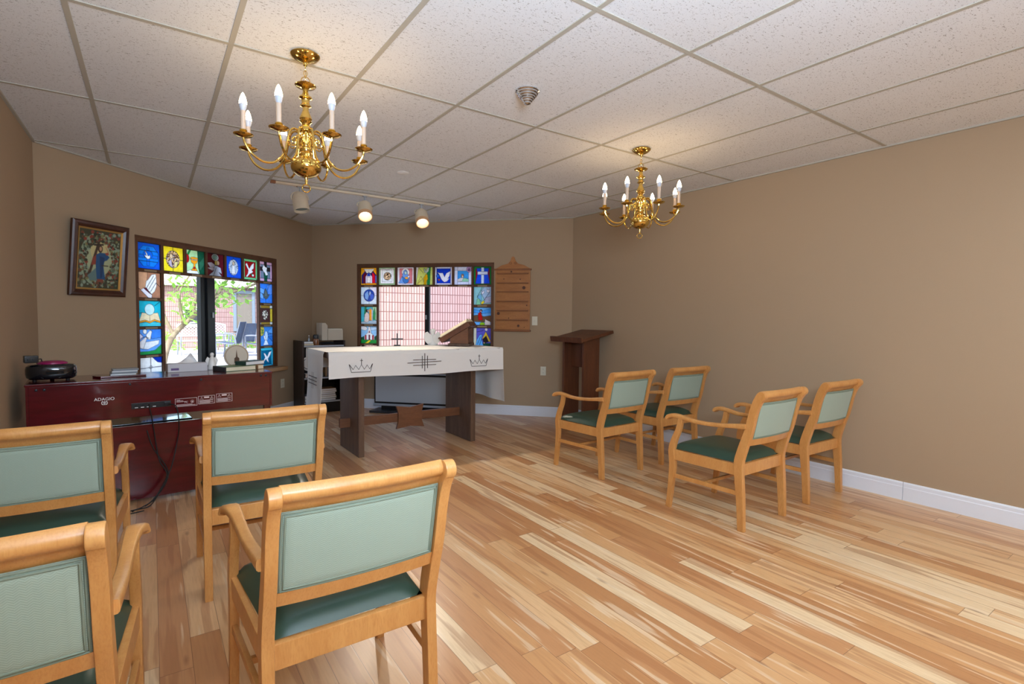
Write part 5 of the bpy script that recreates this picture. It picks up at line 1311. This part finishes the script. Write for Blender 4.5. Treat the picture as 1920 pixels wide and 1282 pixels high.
# tree
def tree():
    yt = 9.6; x0_ = out_x(300, yt)
    t = thing('tree', 'light green leafy tree with leaning pale trunk in the courtyard', 'tree', T(x0_, yt, GZ) @ Matrix.Scale(.873, 4))
    tr = MB()
    br = [[(0, 0, 0), (.02, 0, .55), (.16, 0, 1.1), (.5, .05, 1.5), (.86, .1, 1.86), (1.2, .15, 2.5), (1.4, .2, 3.2)],
          [(.5, .05, 1.5), (.56, 0, 1.9), (.8, -.1, 2.5), (.95, -.2, 3.1)], [(.86, .1, 1.86), (1.25, .0, 2.0), (1.8, -.1, 2.25), (2.4, -.1, 2.4)],
          [(.2, 0, 1.15), (.0, .1, 1.7), (-.1, .1, 2.4), (-.3, .2, 3)], [(1.2, .15, 2.5), (1.7, .3, 2.7), (2.5, .4, 2.75)], [(.35, 0, 1.35), (.3, .1, 1.9), (.5, .2, 2.3)]]
    for i, b_ in enumerate(br):
        p = sm(b_, 5); n = len(p); tr.tube(p, .05, 8, rs=[(.06 if i == 0 else .032) * (1 - .75 * k / n) for k in range(n)])
    tr.build('trunk', M_['bark'], t, smooth=60)
    rnd = random.Random(3); lf = MB(); bm = lf.bm
    pts = [q for i, b_ in enumerate(br) for q in sm(b_, 6)[(14 if i == 0 else 5):]]
    for k in range(1150):
        c = Vector(rnd.choice(pts)) + Vector((rnd.gauss(0, .30), rnd.gauss(0, .32), rnd.gauss(.06, .24)))
        if c.z < 1.35: continue
        if c.x > 2.0 and c.z < 2.05 or c.y > .75: continue
        d = Vector((rnd.gauss(0, 1), rnd.gauss(0, 1), rnd.gauss(-.3, .6))).normalized(); s = d.cross(Vector((rnd.gauss(0, .3), rnd.gauss(0, .3), 1))).normalized()
        l, w = .11 + .06 * rnd.random(), .032 + .014 * rnd.random()
        bm.faces.new([bm.verts.new(p) for p in (c, c + d * l * .5 + s * w, c + d * l, c + d * l * .5 - s * w)])
    lf.build('foliage', M_['leaf'], t, smooth=0)
tree()
# shrubs along the far wall
def shrub(px, y, r, label):
    t = thing('shrub', label, 'shrub', T(out_x(px, y), y, GZ)); rnd = random.Random(int(px)); m = MB()
    for k in range(260):
        d = Vector((rnd.gauss(0, 1), rnd.gauss(0, 1), abs(rnd.gauss(0, 1)))).normalized() * r * (.5 + .5 * rnd.random()); e = d.normalized(); s = e.cross(Vector((rnd.random(), rnd.random(), .3))).normalized()
        m.quad(d, d + e * .06 + s * .03, d + e * .14, d + e * .06 - s * .03)
    m.build('foliage', M_['leaf'], t, smooth=0)
    MB().tube([(0, 0, 0), (.02, 0, r * .6)], .03, 6).build('stem', M_['bark'], t)
shrub(408, 22.5, .75, 'low green shrub beside the left patio chair outside')
shrub(300, 23.2, .7, 'low green shrub left of the pale bench outside')
shrub(452, 23.4, .5, 'low green shrub under the grey framed courtyard window')
# own roof edge outside (casts the building's shade on the courtyard)
roof = [(-.95, -3.9), (4.75, -3.9), (4.75, 5.2), (1.92, 8.15), (-1.0, 5.4)]
o = MB().prism(roof, 'z', H + .21, H + .6).build('roof', M_['fascia'], smooth=0); o['kind'] = 'structure'
o.name = 'trim_8'

# ------------------------------------------------------------------ lights
w = bpy.data.worlds.new('World'); S.world = w; w.use_nodes = True
N = w.node_tree.nodes; L = w.node_tree.links
sky = N.new('ShaderNodeTexSky'); sky.sky_type = 'NISHITA'; sky.sun_disc = False; sky.sun_elevation = R(48); sky.sun_rotation = R(200); sky.air_density = 1.0; sky.dust_density = 2.5
L.new(sky.outputs[0], N['Background'].inputs[0]); N['Background'].inputs[1].default_value = .8
sun = bpy.data.lights.new('sun', 'SUN'); sun.energy = 5.0; sun.angle = R(.6); sun.color = (1, .96, .9)
so = bpy.data.objects.new('sun', sun); COL.objects.link(so)
so.rotation_euler = Vector((.35, .75, -.95)).normalized().to_track_quat('-Z', 'Y').to_euler()
def area(name, loc, aim, sx, sy, e, col):
    l = bpy.data.lights.new(name, 'AREA'); l.shape = 'RECTANGLE'; l.size = sx; l.size_y = sy; l.energy = e; l.color = col
    o = bpy.data.objects.new(name, l); COL.objects.link(o); o.location = loc
    o.rotation_euler = (Vector(aim) - Vector(loc)).to_track_quat('-Z', 'Y').to_euler(); return o
area('bounced_flash', (.25, -.35, 1.70), (.75, .45, 2.588), .8, .8, 132, (.64, .81, 1))
# unseen light panels added behind the viewpoint to brighten the room
for i, (x, y) in enumerate(((1.25, -.8), (2.47, -.8), (3.69, -.8), (2.47, -2.4), (3.69, -2.4))):
    t = thing('added_fill_panel', 'added fill light panel, unseen behind the viewpoint', 'ceiling light', T(x, y, H - .001), group='added fill panels')
    m = MB()
    for a in ((-.3, -.27, -.6, .6), (.27, .3, -.6, .6), (-.27, .27, -.6, -.57), (-.27, .27, .57, .6)): m.box(a[0], a[1], a[2], a[3], -.012, 0)
    m.build('frame', M_['white_paint'], t, smooth=0)
    MB().box(-.27, .27, -.57, .57, -.008, -.002).build('fill_glow', M_['fill_glow'], t, smooth=0)

# ------------------------------------------------------------------ camera
cam = bpy.data.cameras.new('camera'); co = bpy.data.objects.new('camera', cam); COL.objects.link(co)
F = 975.379; cam.sensor_width = 36; cam.lens = F * 36 / 1920; cam.clip_start = .02
pitch, roll, yaw = -.0464, -.0103, -R(34.7)
co.matrix_world = Matrix.Translation((0, 0, CZ)) @ Matrix.Rotation(yaw, 4, 'Z') @ Matrix.Rotation(pitch, 4, 'X') @ Matrix.Rotation(roll, 4, 'Y') @ Matrix.Rotation(R(90), 4, 'X')
S.camera = co
S.view_settings.view_transform = 'Standard'; S.view_settings.look = 'None'; S.view_settings.gamma = 1; S.view_settings.exposure = .08
S.view_settings.use_curve_mapping = False
